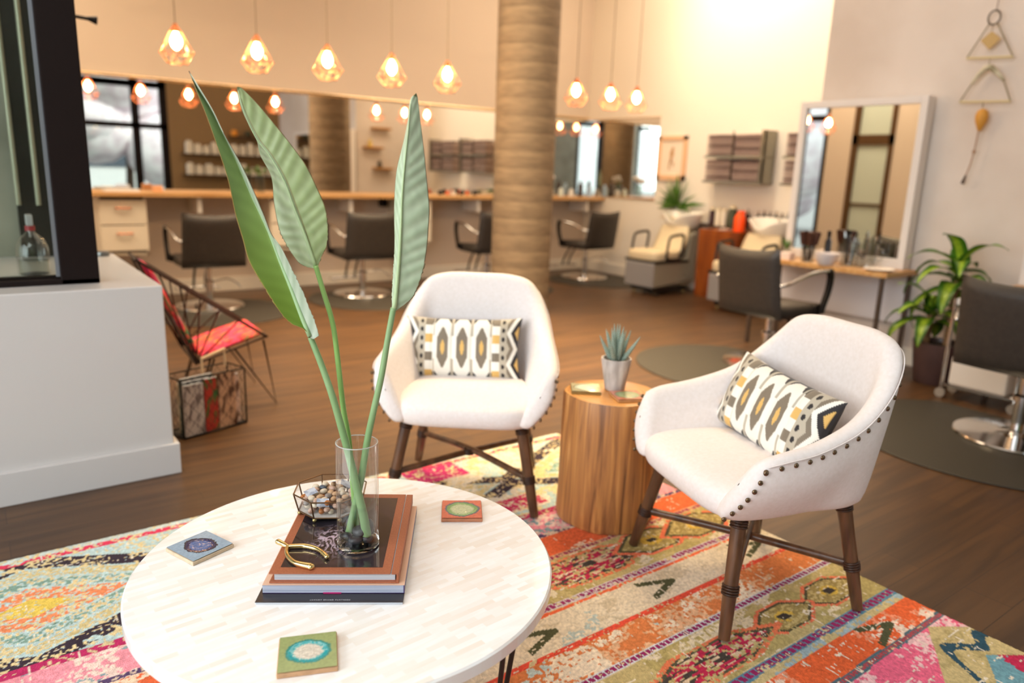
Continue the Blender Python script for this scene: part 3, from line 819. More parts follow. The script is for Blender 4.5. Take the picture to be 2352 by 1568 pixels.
for k in range(0, NS): MB().ball((bot[k][0] * .97, bot[k][1] * .97, .0055), .0055, 14, 10).build('ball_foot', mat('brass_foot', S(170, 150, 100), .3, .9), t)
pc = [('tan', S(196, 158, 120)), ('cream', S(222, 206, 182)), ('grey', S(146, 136, 130)), ('brown', S(140, 92, 62)), ('pinkish', S(200, 164, 144)), ('amber', S(176, 104, 44)), ('slate blue', S(76, 84, 96))]
PM = [mat('pebble_' + n_.replace(' ', '_'), c, .35, c2=tuple(x * .72 for x in c), nscale=40) for n_, c in pc]
rg = random.Random(5); placed = []
k = 0
for layer, (zz, rmax) in enumerate(((zb + .0085, .066), (zb + .021, .068), (zb + .032, .060))):
    tries = 0
    while tries < 900:
        tries += 1
        q = rg.uniform(0, 2 * PI); rad = rmax * math.sqrt(rg.random())
        p = (rad * math.cos(q), rad * math.sin(q), zz + rg.uniform(-.0015, .0015))
        if all((p[0] - a) ** 2 + (p[1] - b) ** 2 + (1.6 * (p[2] - c)) ** 2 > .0172 ** 2 for a, b, c in placed):
            placed.append(p); w_ = rg.choices(range(7), (7, 6, 3, 3, 5, 2, 1))[0]
            M = Matrix.Rotation(rg.uniform(0, 6), 3, 'Z') @ Matrix.Rotation(rg.uniform(-.5, .5), 3, 'X')
            o = MB().ball((0, 0, 0), (rg.uniform(.0085, .011), rg.uniform(.007, .0085), rg.uniform(.0055, .007)), 12, 8, M=M).build('pebble', PM[w_], smooth=180, loc=(GX + p[0], GY + p[1], BZ + p[2]))
            tag(o, 'small smooth %s pebble lying in the octagonal glass box' % pc[w_][0], 'pebble', '%s pebbles in the glass box' % pc[w_][0]); k += 1
CARD = mat('silver_card', S(196, 200, 210), .3, c2=S(150, 156, 172), nscale=60, rng=(.45, .6))
for lb, (a, d, z), rx, ry, rz in [('small silver printed card tilted at the left of the pebbles', (-.045, -.018, .052), .35, -.15, .7), ('small silver printed card standing at the front of the pebbles', (-.004, -.062, .046), .75, .1, .25),
                        ('small silver printed card half buried at the back of the pebbles', (.0, .045, .055), -.3, .25, 1.2), ('small crumpled silver card at the back right of the pebbles', (.032, .03, .056), .3, .5, .2)]:
    p = Vector((GX, GY, BZ + z)) + RTV * a + FH * d
    o = MB().box(-.0145, .0145, -.0105, .0105, -.0004, .0004).box(-.008, .008, -.001, .001, .0004, .0006).build('silver_card', CARD, smooth=None, loc=p)
    o.rotation_euler = (rx, ry, rz - .6); tag(o, lb, 'card', 'silver cards in the glass box')

# ---------------------------------------------------------------- wishbone
GOLD = mat('polished_gold', S(230, 202, 142), .17, 1)
WZ = BZ + .0055
t = thing('gold_wishbone', 'polished gold wishbone ornament lying on the brown hardcover book', 'ornament', (.50, 1.45, BZ))
def wp(x, y, z=0): return Vector((x - .50, y - 1.45, WZ - BZ + z))
m = MB()
m.tube(catmull([wp(.489, 1.512, .003), wp(.495, 1.498, .002), wp(.502, 1.482)], 6), [.0062] * 3 + [.0058] * 6 + [.005] * 4, 14)
a1 = catmull([wp(.500, 1.486), wp(.516, 1.478), wp(.536, 1.464), wp(.552, 1.436), wp(.556, 1.398)], 10)
m.tube(a1, [.0042 + .0016 * math.sin(k / 40 * PI) + (.0012 if k > 34 else 0) for k in range(len(a1))], 12)
a2 = catmull([wp(.500, 1.486), wp(.491, 1.466), wp(.486, 1.440), wp(.490, 1.408), wp(.512, 1.376)], 10)
m.tube(a2, [.0042 + .0034 * (k / 40) ** 2 for k in range(len(a2))], 12)
m.ball(wp(.556, 1.397), (.0062, .0062, .0055), 12, 8).ball(wp(.512, 1.376), (.0084, .0076, .0062), 12, 8).ball(wp(.489, 1.513, .003), (.0068, .006, .006), 12, 8)
m.build('bone', GOLD, t, smooth=180)
# --------------------------------------------------------- white armchairs
UPH = mat('cream_upholstery', S(241, 232, 229), .72, c2=S(234, 224, 219), nscale=90, rng=(.3, .7), bump=.06, bscale=420, sheen=.15)
RATTAN = mat('dark_rattan', S(112, 76, 50), .32, c2=S(64, 40, 26), nscale=5, stretch=(6, 6, 1), rng=(.3, .7), coat=.25)
WRAP = mat('rattan_binding', S(74, 46, 30), .4, c2=S(44, 26, 18), nscale=120)
NAIL = mat('bronze_nail', S(118, 98, 76), .35, .9)

RIM = [(0, -.325, 0, .842), (.20, -.318, .135, .840), (.36, -.290, .232, .812), (.50, -.220, .288, .725), (.64, -.11, .318, .634), (.78, .04, .340, .585), (.90, .155, .345, .568), (1, .205, .338, .556)]
BOT = [(0, -.262, 0, .352), (.20, -.256, .125, .352), (.36, -.228, .222, .352), (.50, -.14, .258, .352), (.64, -.01, .258, .356), (.78, .11, .266, .356), (.90, .215, .262, .358), (1, .272, .250, .366)]
def curve_at(T, a):
    s_ = -1 if a < 0 else 1; a = abs(a)
    for i in range(len(T) - 1):
        if a <= T[i + 1][0] + 1e-9:
            t0, t1 = T[i][0], T[i + 1][0]; t = (a - t0) / (t1 - t0)
            P = [T[max(i - 1, 0)] if i > 0 else (-T[1][0], T[1][1], -T[1][2], T[1][3]), T[i], T[i + 1], T[min(i + 2, len(T) - 1)]]
            out = []
            for k in (1, 2, 3):
                p0, p1, p2, p3 = (q[k] for q in P)
                m1 = (p2 - p0) / 2; m2 = (p3 - p1) / 2
                out.append((2 * t ** 3 - 3 * t * t + 1) * p1 + (t ** 3 - 2 * t * t + t) * m1 + (-2 * t ** 3 + 3 * t * t) * p2 + (t ** 3 - t * t) * m2)
            return Vector((out[0], out[1] * s_, out[2]))
def rim_inward(a):
    e = .01
    p, q = curve_at(RIM, max(-1, a - e)), curve_at(RIM, min(1, a + e))
    t = q - p; t.z = 0; t.normalize()
    n = Vector((t.y, -t.x, 0))          # points to the inside of the U
    if n.dot(Vector((.05, 0, 0)) - Vector((curve_at(RIM, a).x, curve_at(RIM, a).y, 0))) < 0: n = -n
    return n
def tub_section(a):
    R, B = curve_at(RIM, a), curve_at(BOT, a); n = rim_inward(a)
    th = .062 - .012 * abs(a) ** 2
    L_ = lambda t: B.lerp(R, t)
    bul = .006 + .022 * min(1, max(0, (abs(a) - .4) / .3))
    up = Vector((0, 0, 1))
    return [B + n * .05, B + n * .008, L_(.06) - n * .003, L_(.32) - n * bul, L_(.62) - n * bul, L_(.86) - n * .006, L_(.965), R + n * th * .12 + up * .001, R + n * th * .32 + up * .009, R + n * th * .62 + up * .010,
            R + n * th * .88 + up * .002, L_(.93) + n * th, L_(.72) + n * (th + .004), L_(.45) + n * (th + .004), L_(.2) + n * (th + .004)]
NAILMESH = []; USED = {}
def make_armchair(label, loc, rz):
    t = thing('armchair', label, 'armchair', loc, rz, 'white armchairs beside the stump')
    rows = []
    N = 48
    for k in range(N + 1):
        a = -1 + 2 * k / N
        rows.append(tub_section(a))
    def endcap(row, fwd):
        c = sum(row, Vector()) / len(row)
        r1 = [p.lerp(c, .16) + fwd * .014 for p in row]; r2 = [p.lerp(c, .55) + fwd * .024 for p in row]; r3 = [p.lerp(c, .96) + fwd * .026 for p in row]
        return [r3, r2, r1]
    fw = Vector((.96, 0, .1))
    left = endcap(rows[0], fw + Vector((0, .1, 0))); right = endcap(rows[-1], fw - Vector((0, .1, 0)))
    rows = left + rows + right[::-1]
    MB().sheet(rows, closeu=True).build('tub_shell', UPH, t, smooth=180, sub=1)
    # seat cushion with a rounded, slightly drooping front
    m = MB(); rws = []
    def outline(sc, z, nose):
        pts = []
        for k in range(56):
            q = 2 * PI * k / 56
            c, s_ = math.cos(q), math.sin(q)
            e = .42
            x = math.copysign(abs(c) ** e, c); y = math.copysign(abs(s_) ** e, s_)
            u = .045 + x * (.215 if x < 0 else .222 + nose) * sc
            hw = (.262 - .05 * max(0, (.1 - u) / .28)) * sc
            pts.append(Vector((u, y * hw, z - (.006 * max(0, x) if z > .44 else 0))))
        return pts
    for sc, z, no in ((.4, .350, 0), (.9, .349, .0), (.985, .357, .008), (1, .375, .017), (1.0, .405, .022), (.99, .428, .018), (.965, .444, .008), (.9, .454, 0), (.6, .462, 0), (.2, .464, 0)):
        rws.append(outline(sc, z, no))
    m.sheet(rws, closeu=True)
    m.f.append(list(range(56))[::-1]); m.m.append(0)
    o0 = len(m.v) - 56; m.f.append(list(range(o0, o0 + 56))); m.m.append(0)
    m.build('seat', UPH, t, smooth=180, sub=1)
    # nail head trim round the outside of the arms and the back
    nails = []; pts = []
    for s_ in (-1, 1):
        for k in range(200):
            a = s_ * (1 - k / 200 * .98)
            R_, B_ = curve_at(RIM, a), curve_at(BOT, a); n = rim_inward(a)
            pts.append((R_.lerp(B_, .10) - n * .004, -n))
        prev = None; run = 0
        for (p, nn) in pts:
            if prev is None or (p - prev).length > .041:
                nails.append((p, nn)); prev = p
        pts = []
        for k in range(7):
            tt = .10 + .84 * k / 6
            R_, B_ = curve_at(RIM, s_), curve_at(BOT, s_); n = rim_inward(s_)
            p = R_.lerp(B_, tt) - n * (.026 * math.sin(PI * tt) + .003) + Vector((.004, 0, 0))
            nails.append((p, -n))
    for p, nn in nails:
        if not NAILMESH: NAILMESH.append(MB().ball((0, 0, 0), (.0072, .0072, .0046), 12, 8).build('nail', NAIL, t, smooth=180))
        o = NAILMESH[0] if len(NAILMESH) == 1 and NAILMESH[0].parent == t and 'set' not in USED else NAILMESH[0].copy()
        if 'set' in USED: col.objects.link(o)
        USED['set'] = 1
        o.parent = t; o.location = p; o.rotation_euler = nn.to_track_quat('Z', 'Y').to_euler()
    # piping line inside the nails
    for s_ in (-1, 1):
        P = []
        for k in range(40):
            a = s_ * (1 - k / 39 * .99)
            R_ = curve_at(RIM, a); n = rim_inward(a)
            P.append(R_.lerp(curve_at(BOT, a), .03) - n * .0015)
        MB().tube(P, .0018, 6).build('piping', UPH, t, smooth=180)
    legs = {}
    for u, v in ((.2425, .278), (.2425, -.278), (-.2425, .251), (-.2425, -.251)):
        P0 = Vector((u, v, .0168)); P1 = Vector((u * .76, v * .76, .366))
        L_ = lambda z: P0.lerp(P1, (z - .0168) / (.366 - .0168))
        zs = [.0168, .06, .12, .158, .162, .2, .3, .366]; rs = [.0165, .018, .0195, .0205, .0205, .0205, .0215, .0225]
        lg = MB().tube([L_(z) for z in zs], rs, 14).build('leg', RATTAN, t, smooth=50)
        for zc, nn in ((.156, 4), (.340, 4)):
            b = MB(); d = (P1 - P0).normalized(); q = d.to_track_quat('Z', 'Y').to_matrix()
            for k in range(nn):
                c = L_(zc + .0075 * (k - nn / 2)); r_ = .0215 + .004 * (zc - .15)
                b.tube([c + q @ Vector((math.cos(2 * PI * i / 18) * r_, math.sin(2 * PI * i / 18) * r_, 0)) for i in range(18)], .0036, 6, closed=True)
            b.build('binding', WRAP, lg, smooth=180)
        legs[(u > 0, v > 0)] = L_(.155)
    for a_, b_ in (((True, True), (False, False)), ((True, False), (False, True))):
        dz = .006 if a_[1] else -.006
        mid = legs[a_].lerp(legs[b_], .5) + Vector((0, 0, .012 + dz))
        MB().tube(catmull([legs[a_], mid, legs[b_]], 8), .0128, 12).build('stretcher', RATTAN, t, smooth=180)
    bnd = MB()
    for k in range(4):
        bnd.tube([(.02 * math.cos(2 * PI * i / 16), .02 * math.sin(2 * PI * i / 16), .158 + .006 * k) for i in range(16)], .0032, 6, closed=True)
    bnd.build('stretcher_binding', WRAP, t, smooth=180)
    return t
A_LOC, A_ROT = (1.536, 2.33, 0), math.radians(-129.7)
B_LOC, B_ROT = (1.903, 1.274, 0), math.radians(161.4)
make_armchair('cream nailhead armchair behind the coffee table, facing the viewer', A_LOC, A_ROT)
make_armchair('cream nailhead armchair on the right, side with bronze nails in view', B_LOC, B_ROT)

# ---------------------------------------------------------- lumbar cushions
def make_cushion(label, loc, rot):
    ns, ntt = 170, 96
    hs, ht, th = .238, .128, .062
    ss = np.linspace(-1, 1, ns); ts = np.linspace(-1, 1, ntt)
    U, T = np.meshgrid(ss, ts)
    wht = (242, 238, 228); tp = (128, 116, 100); lt = (188, 178, 160); blk = (40, 36, 38); gold = (222, 180, 104)
    C = np.zeros(U.shape + (3,)); C[:] = wht
    A = np.abs(U)
    def put(m, c): C[m] = c
    mid = A < .52
    put(mid & (np.abs(T) > .78), blk); put(mid & (np.abs(T) <= .70), wht)
    for cx in (-.33, 0., .33):
        dx = np.abs(U - cx)
        oval = (dx < .142) & (np.abs(T) < .97 - np.maximum(0, dx - .07) * 3.0)
        put(oval, wht)
        put(dx > 99, blk)
        put((dx < .098) & (np.abs(T) < .66 * (1 - np.maximum(0, dx - .012) / .098 * .62) ) , tp)
        put((dx < .040) & (np.abs(T) < .25 * (1 - (dx / .044) ** 1.5)), gold)
        edge = np.abs(dx - .158) < .013
        put(mid & edge & (np.abs(T) > .35), lt)
    colm = (A > .51) & (A <= .635)
    k = np.floor((T + 1) / 2 * 7).astype(int)
    for kk, c in enumerate((gold, wht, tp, wht, gold, wht, tp)): put(colm & (k == kk), c)
    dots = (A > .635) & (A <= .765); put(dots, lt)
    f = (T + 1) / 2 * 7; ff = f - np.floor(f) - .5
    put(((A - .70) / .03) ** 2 + (ff / .27) ** 2 < 1, blk)
    zz = A > .765
    fz = (T + 1) / 2 * 2.0; tri = np.abs(fz - np.floor(fz) - .5) * 2     # zig-zag over the height
    x = (A - .765) / .235
    put(zz, wht); put(zz & (x < tri * .62 - .02), tp); put(zz & (x < tri * .62 - .34), lt)
    put(zz & (x > tri * .62 + .30), blk); put(zz & (x > tri * .62 + .62), gold)
    put(A > .985, blk)
    fold = lambda s_, t_: 1 + .0 * s_
    def pos(sgn):
        prof = (np.clip(1 - np.abs(U) ** 3.2, 0, 1) ** .5) * (np.clip(1 - np.abs(T) ** 2.6, 0, 1) ** .5)
        quilt = 1 - .10 * np.exp(-((np.abs(np.abs(U) - .165)) / .03) ** 2) - .10 * np.exp(-((A - .51) / .03) ** 2)
        wr = 1 + .10 * (fbm(U * 3 + 7, T * 3, 9) - .5)
        pinch = 1 - .06 * (1 - np.abs(T) ** 2) * np.abs(U) ** 3
        pinch2 = 1 - .08 * (1 - np.abs(U) ** 2) * np.abs(T) ** 3
        return np.stack([U * hs * pinch, sgn * th * prof * quilt * wr, T * ht * pinch2], -1)
    o = thing('lumbar_cushion', label, 'cushion', loc, 0, 'lumbar cushions on the armchairs')
    o.rotation_euler = rot
    front = pos(1); back = pos(-1)
    m = MB()
    m.sheet([[tuple(front[j, i]) for i in range(ns)] for j in range(ntt)])
    fm = mat('cushion_print', (.7, .7, .7), .7, attr='Col', bump=.05, bscale=500, sheen=.2)
    fo = m.build('front_cover', fm, o, smooth=180); paint_attr(fo, C.reshape(-1, 3))
    m = MB().sheet([[tuple(back[j, i]) for i in range(0, ns, 3)] + [tuple(back[j, ns - 1])] for j in range(0, ntt, 1)])
    m.build('back_cover', mat('cushion_back', S(60, 56, 56), .8), o, smooth=180)
    return o
def chair_pt(loc, rz, u, v, z):
    return (loc[0] + u * math.cos(rz) - v * math.sin(rz), loc[1] + u * math.sin(rz) + v * math.cos(rz), z)
def cushion_rot(rz, lean, roll=0, yawx=0):
    # cushion local +Y is its printed face; turn it to look along the chair's front
    M = Matrix.Rotation(rz - PI / 2 + yawx, 3, 'Z') @ Matrix.Rotation(lean, 3, 'X') @ Matrix.Rotation(roll, 3, 'Y')
    return M.to_euler()
make_cushion('lumbar cushion with gold diamonds, on the armchair facing the viewer', chair_pt(A_LOC, A_ROT, -.122, -.045, .562), cushion_rot(A_ROT, .28, 0.02, 0))
make_cushion('lumbar cushion with gold diamonds, tilted on the right armchair', chair_pt(B_LOC, B_ROT, -.075, -.022, .566), cushion_rot(B_ROT, .36, -.08, .04))

# ------------------------------------------------------------- stump table
def stump_mats():
    bark = bpy.data.materials.new('peeled_log'); t, N, L = nt(bark); b = N['Principled BSDF']
    tc = N.new('ShaderNodeTexCoord'); mp = N.new('ShaderNodeMapping'); mp.inputs['Scale'].default_value = (40, 40, 1.8); L.new(tc.outputs['Object'], mp.inputs[0])
    n = N.new('ShaderNodeTexNoise'); n.inputs['Scale'].default_value = 1; n.inputs['Detail'].default_value = 7; n.inputs['Distortion'].default_value = .8; L.new(mp.outputs[0], n.inputs[0])
    r = N.new('ShaderNodeValToRGB'); e = r.color_ramp.elements
    e[0].position = .30; e[0].color = (*S(112, 72, 42), 1); e[1].position = .72; e[1].color = (*S(214, 158, 96), 1)
    x = e.new(.42); x.color = (*S(160, 106, 62), 1); x = e.new(.56); x.color = (*S(190, 130, 72), 1)
    L.new(n.outputs[0], r.inputs[0]); L.new(r.outputs[0], b.inputs['Base Color']); b.inputs['Roughness'].default_value = .45
    bp = N.new('ShaderNodeBump'); bp.inputs['Strength'].default_value = .35; bp.inputs['Distance'].default_value = .006; L.new(n.outputs[0], bp.inputs['Height']); L.new(bp.outputs[0], b.inputs['Normal'])
    top = bpy.data.materials.new('log_end_grain'); t, N, L = nt(top); b = N['Principled BSDF']
    tc = N.new('ShaderNodeTexCoord'); wv = N.new('ShaderNodeTexWave'); wv.wave_type = 'RINGS'; wv.rings_direction = 'Z'; wv.inputs['Scale'].default_value = 16; wv.inputs['Distortion'].default_value = 2.5; wv.inputs['Detail'].default_value = 2
    L.new(tc.outputs['Object'], wv.inputs[0])
    r = N.new('ShaderNodeValToRGB'); r.color_ramp.elements[0].color = (*S(206, 136, 66), 1); r.color_ramp.elements[1].color = (*S(224, 164, 92), 1)
    L.new(wv.outputs[0], r.inputs[0]); L.new(r.outputs[0], b.inputs['Base Color']); b.inputs['Roughness'].default_value = .3
    return bark, top
BARK, ENDGRAIN = stump_mats()
SX, SY, SZ = 1.845, 1.855, .495
t = thing('stump_table', 'peeled tree stump side table between the two armchairs', 'side table', (SX, SY, 0))
wob = lambda q, z: 1 + .022 * math.sin(q * 3 + 1) + .012 * math.sin(q * 7 + z * 6) + .006 * math.sin(q * 17 + z * 9)
MB().lathe([(0, .0135), (.178, .0135), (.182, .03), (.178, .12), (.176, .25), (.173, .38), (.170, SZ - .008), (.167, SZ - .001)], 96, wob=wob).build('log', BARK, t, smooth=60)
MB().lathe([(.167, SZ - .001), (.164, SZ), (.08, SZ), (0, SZ)], 96, wob=lambda q, z: 1 + .022 * math.sin(q * 3 + 1) + .012 * math.sin(q * 7 + SZ * 6) * 1).build('top_face', ENDGRAIN, t, smooth=60)

t = thing('potted_succulent', 'small striped succulent in a whitewashed pot on the stump table', 'plant', (1.875, 1.872, SZ + .0005))
POT = mat('whitewashed_pot', S(214, 206, 200), .75, c2=S(170, 160, 154), nscale=14, stretch=(3, 3, .6), rng=(.35, .65), bump=.2, bscale=30)
MB().lathe([(0, 0), (.034, 0), (.037, .003), (.055, .112), (.0555, .121), (.049, .121), (.045, .108), (.03, .104)], 48).build('pot', POT, t, smooth=50)
MB().lathe([(.0455, .108), (.02, .112), (0, .113)], 32).build('soil', mat('soil', S(74, 62, 50), .9), t)
SUC = mat('striped_succulent', S(112, 140, 118), .45); tt_, N_, L_ = nt(SUC)
tc = N_.new('ShaderNodeTexCoord'); wv = N_.new('ShaderNodeTexWave'); wv.bands_direction = 'Z'; wv.inputs['Scale'].default_value = 62; wv.inputs['Distortion'].default_value = 1.5
L_.new(tc.outputs['Object'], wv.inputs[0]); r = N_.new('ShaderNodeValToRGB'); r.color_ramp.elements[0].position = .62; r.color_ramp.elements[1].position = .8
r.color_ramp.elements[0].color = (*S(86, 116, 98), 1); r.color_ramp.elements[1].color = (*S(206, 216, 204), 1)
L_.new(wv.outputs[0], r.inputs[0]); L_.new(r.outputs[0], N_['Principled BSDF'].inputs['Base Color'])
rg = random.Random(3)
for k in range(13):
    q = k * 2.4; tilt = .06 + .80 * (k / 13); ln = .125 - .03 * (k / 13) + rg.uniform(-.008, .008)
    d = Vector((math.cos(q) * math.sin(tilt), math.sin(q) * math.sin(tilt), math.cos(tilt)))
    b0 = Vector((math.cos(q) * .010 * (k / 6), math.sin(q) * .010 * (k / 6), .110))
    P = [b0 + d * ln * s_ + Vector((0, 0, .018 * s_ * s_)) for s_ in (0, .15, .35, .6, .8, .93, 1)]
    MB().tube(P, [.008, .0098, .0092, .007, .0042, .002, .0004], 8).build('succulent_leaf', SUC, t, smooth=180)
tile('pale jade glazed tile on the stump, left of the succulent', (1.772, 1.918, SZ + .0005), math.radians(-38), (178, 176, 140), (150, 180, 160), (206, 220, 204), S(150, 116, 60), dark=(120, 110, 70), ell=(.8, .75))
tile('coral rimmed tile with green glaze on the stump, right of the pot', (1.842, 1.772, SZ + .0005), math.radians(-25), (222, 130, 96), (150, 176, 120), (176, 192, 142), S(196, 140, 88), dark=(150, 120, 80), ell=(.8, .72))
# ------------------------------------------------------------ salon chairs
VINYL = mat('charcoal_vinyl', S(62, 55, 50), .45, c2=S(55, 49, 45), nscale=40, bump=.04, bscale=200)
MATRUB = mat('black_rubber_mat', S(50, 45, 38), .6, bump=.1, bscale=150)
def rbox(m, cx, cy, cz, sx, sy, sz):
    return m.box(cx - sx / 2, cx + sx / 2, cy - sy / 2, cy + sy / 2, cz - sz / 2, cz + sz / 2)
def make_salon_chair(label, loc, rz):
    """faces local +Y"""
    t = thing('salon_chair', label, 'salon chair', loc, rz, 'charcoal hydraulic salon chairs')
    MB().lathe([(0, 0), (.285, 0), (.29, .004), (.285, .012), (.12, .024), (.05, .03), (.042, .034), (0, .034)], 56).build('base_disc', CHROME, t, smooth=40)
    MB().lathe([(.033, .03), (.033, .2), (.025, .205), (.025, .37), (0, .37)], 24).lathe([(.045, .2), (.045, .225), (.03, .235)], 24).build('hydraulic_column', CHROME, t, smooth=40)
    # seat: soft rounded slab
    m = MB(); rows = []
    for sc, z in ((.6, .368), (.95, .37), (1, .385), (1, .43), (.97, .448), (.9, .458), (.5, .462), (.1, .463)):
        row = []
        for k in range(40):
            q = 2 * PI * k / 40; c, s_ = math.cos(q), math.sin(q)
            row.append(Vector((math.copysign(abs(c) ** .35, c) * .255 * sc, .03 + math.copysign(abs(s_) ** .35, s_) * .255 * sc, z - (.018 if s_ > .5 and z > .44 else 0))))
        rows.append(row)
    m.sheet(rows, closeu=True); m.f.append(list(range(40))[::-1]); m.m.append(0); m.f.append(list(range(len(m.v) - 40, len(m.v)))); m.m.append(0)
    m.build('seat', VINYL, t, smooth=60)
    # backrest with a dipping top edge
    m = MB(); rows = []
    nU = 20; nV = 14
    def bp(u, v, side):
        w = .268 - .012 * v
        ed = (1 - abs(u) ** 7) * (1 - abs(2 * v - 1) ** 8)
        z = .372 + v * (.468 - .026 * (1 - u * u))
        y = -.225 - .075 * v - .03 * (1 - u * u) * 0 + side * .036 * max(ed, 0) ** .5 - .022 * (1 - u * u) * (1)
        return Vector((u * w, y, z))
    for side in (1, -1):
        rows = [[bp(-1 + 2 * i / nU, j / nV, side) for i in range(nU + 1)] for j in range(nV + 1)]
        m.sheet(rows)
    o = m.build('backrest', VINYL, t, smooth=70)
    for sx in (-1, 1):
        x = sx * .292
        MB().tube(catmull([(sx * .262, -.27, .60), (x, -.2, .622), (x, -.02, .672), (x, .13, .688), (x, .185, .68)], 5), .0115, 10).build('armrest_bar', CHROME, t, smooth=180)
        a = MB(); P = catmull([(x, .185, .695), (x, .205, .64), (x, .195, .55), (x, .16, .455), (x, .145, .40)], 6)
        rows = []
        for k, p in enumerate(P):
            d = (P[min(k + 1, len(P) - 1)] - P[max(k - 1, 0)]).normalized(); nrm = d.cross(Vector((1, 0, 0)))
            w = .022 - .004 * (k / len(P))
            rows.append([p + nrm * w + Vector((.016, 0, 0)), p + nrm * w - Vector((.016, 0, 0)), p - nrm * w - Vector((.016, 0, 0)), p - nrm * w + Vector((.016, 0, 0))])
        a.sheet(rows, closeu=True); a.f += [[0, 1, 2, 3], list(range(len(a.v) - 4, len(a.v)))]; a.m += [0, 0]
        a.build('arm_pad', BLACK_METAL, t, smooth=50, bevel=(.005, 2))
        rbox(MB(), x - sx * .018, .15, .425, .02, .09, .07).build('arm_bracket', BLACK_METAL, t, smooth=None, bevel=(.008, 3))
    MB().tube(catmull([(-.05, .2, .375), (-.05, .30, .25), (-.05, .36, .115)], 5), .011).tube(catmull([(.05, .2, .375), (.05, .30, .25), (.05, .36, .115)], 5), .011).build('footrest_strut', BLACK_METAL, t, smooth=180)
    MB().tube(catmull([(-.17, .33, .11), (-.175, .44, .10), (-.15, .475, .10), (.15, .475, .10), (.175, .44, .10), (.17, .33, .11)], 5), .010).build('footrest', CHROME, t, smooth=180)
    MB().tube(catmull([(.03, -.03, .22), (.13, -.09, .25), (.2, -.16, .215), (.215, -.2, .19)], 6), .007).build('pump_lever', CHROME, t, smooth=180)
    return t
M0 = .0085
def floor_mat(label, cx, cy, rx, ry, rz, back=None):
    m = MB(); pts = []
    n = 64
    for k in range(n):
        q = 2 * PI * k / n
        x, y = rx * math.cos(q), ry * math.sin(q)
        if back is not None: y = min(y, back)
        pts.append((x, y))
    m.prism(pts, .0004, .008)
    o = m.build('floor_mat', MATRUB, smooth=40, bevel=(.004, 2), loc=(cx, cy, 0)); o.rotation_euler = (0, 0, rz)
    tag(o, label, 'floor mat', 'anti-fatigue mats under the salon chairs')
c1 = make_salon_chair('charcoal salon chair at the long counter, leftmost one beside the white drawers', (1.678, 6.80, M0), 0)
def dup(label, loc, rz):
    c = copy_tree(c1); c.location = loc; c.rotation_euler = (0, 0, rz); c['label'] = label
dup('charcoal salon chair at the long counter, behind the green leaves', (3.18, 6.86, M0), math.radians(-4))
dup('charcoal salon chair at the long counter, half hidden by the left of the pillar', (4.72, 6.88, M0), math.radians(-5))
dup('charcoal salon chair by the corner mirror, right of the concrete pillar', (6.22, 6.88, M0), math.radians(4))
dup('large charcoal salon chair turned to the framed station mirror, behind the right armchair', (4.46, 2.985, M0), math.radians(-94))
dup('charcoal salon chair cut off by the right picture edge, on a glossy disc base', (4.30, 1.345, M0), math.radians(-92))
floor_mat('black floor mat under the leftmost salon chair at the counter', 1.68, 6.52, .62, .62, 0, .5)
floor_mat('black floor mat under the salon chair behind the leaves', 3.18, 6.58, .64, .64, 0, .5)
floor_mat('black floor mat under the salon chair left of the pillar', 4.68, 6.60, .64, .60, 0, .5)
floor_mat('black floor mat under the salon chair right of the pillar', 6.16, 6.60, .56, .58, 0, .5)
floor_mat('brown-black floor mat at the station, between stump and salon chair', 4.16, 3.06, .66, .62, math.radians(-92), .5)
floor_mat('black floor mat at the lower right under the cut-off salon chair', 4.12, 1.42, .70, .66, math.radians(-92), .5)

# ------------------------------------------------- long counter and mirrors
ct = thing('styling_counter', 'long light maple wall counter under the mirrors', 'counter', (3.95, 7.42, 0))
MB().box(-3.1, XR - 3.95 - .004, 7.205 - 7.42, YB - 7.42 - .004, .944, .984).build('worktop', WOODTOP, ct, smooth=None, bevel=(.004, 2))
for x in (-2.2, -.7, .9, 2.6): MB().box(x - .02, x + .02, -.16, .185, .80, .944).build('bracket', WHITE_PAINT, ct, smooth=None)
CAB = mat('cream_cabinet', S(232, 218, 196), .4)
CABDARK = mat('cabinet_gap', S(120, 100, 74), .6)
COPPER = mat('copper', S(226, 138, 92), .22, 1)
def drawer_unit(label, x0, x1):
    t = thing('drawer_cabinet', label, 'cabinet', ((x0 + x1) / 2, 7.27, 0), 0, 'white drawer cabinets hung under the counter')
    w = (x1 - x0) / 2
    MB().box(-w + .006, w - .006, .022, .335, .44, .940).build('carcass', CABDARK, t, smooth=None)
    MB().box(-w, w, .0, .34, .43, .452).box(-w, -w + .018, .0, .34, .43, .943).box(w - .018, w, .0, .34, .43, .943).build('cabinet_body', CAB, t, smooth=None)
    for z0, z1 in ((.70, .912), (.472, .69)):
        d = MB().box(-w + .004, w - .004, -.018, .02, z0, z1).build('drawer', CAB, t, smooth=None, bevel=(.003, 2))
        MB().tube(catmull([(-.055, -.018, z1 - .065), (-.052, -.04, z1 - .068), (.052, -.04, z1 - .068), (.055, -.018, z1 - .065)], 4), .006).build('handle', COPPER, d, smooth=180)
drawer_unit('white two-drawer cabinet hung under the left end of the counter', .92, 1.30)
drawer_unit('white two-drawer cabinet under the counter, behind the middle leaf', 2.40, 2.78)
drawer_unit('white two-drawer cabinet under the counter, behind the right leaf', 3.84, 4.21)

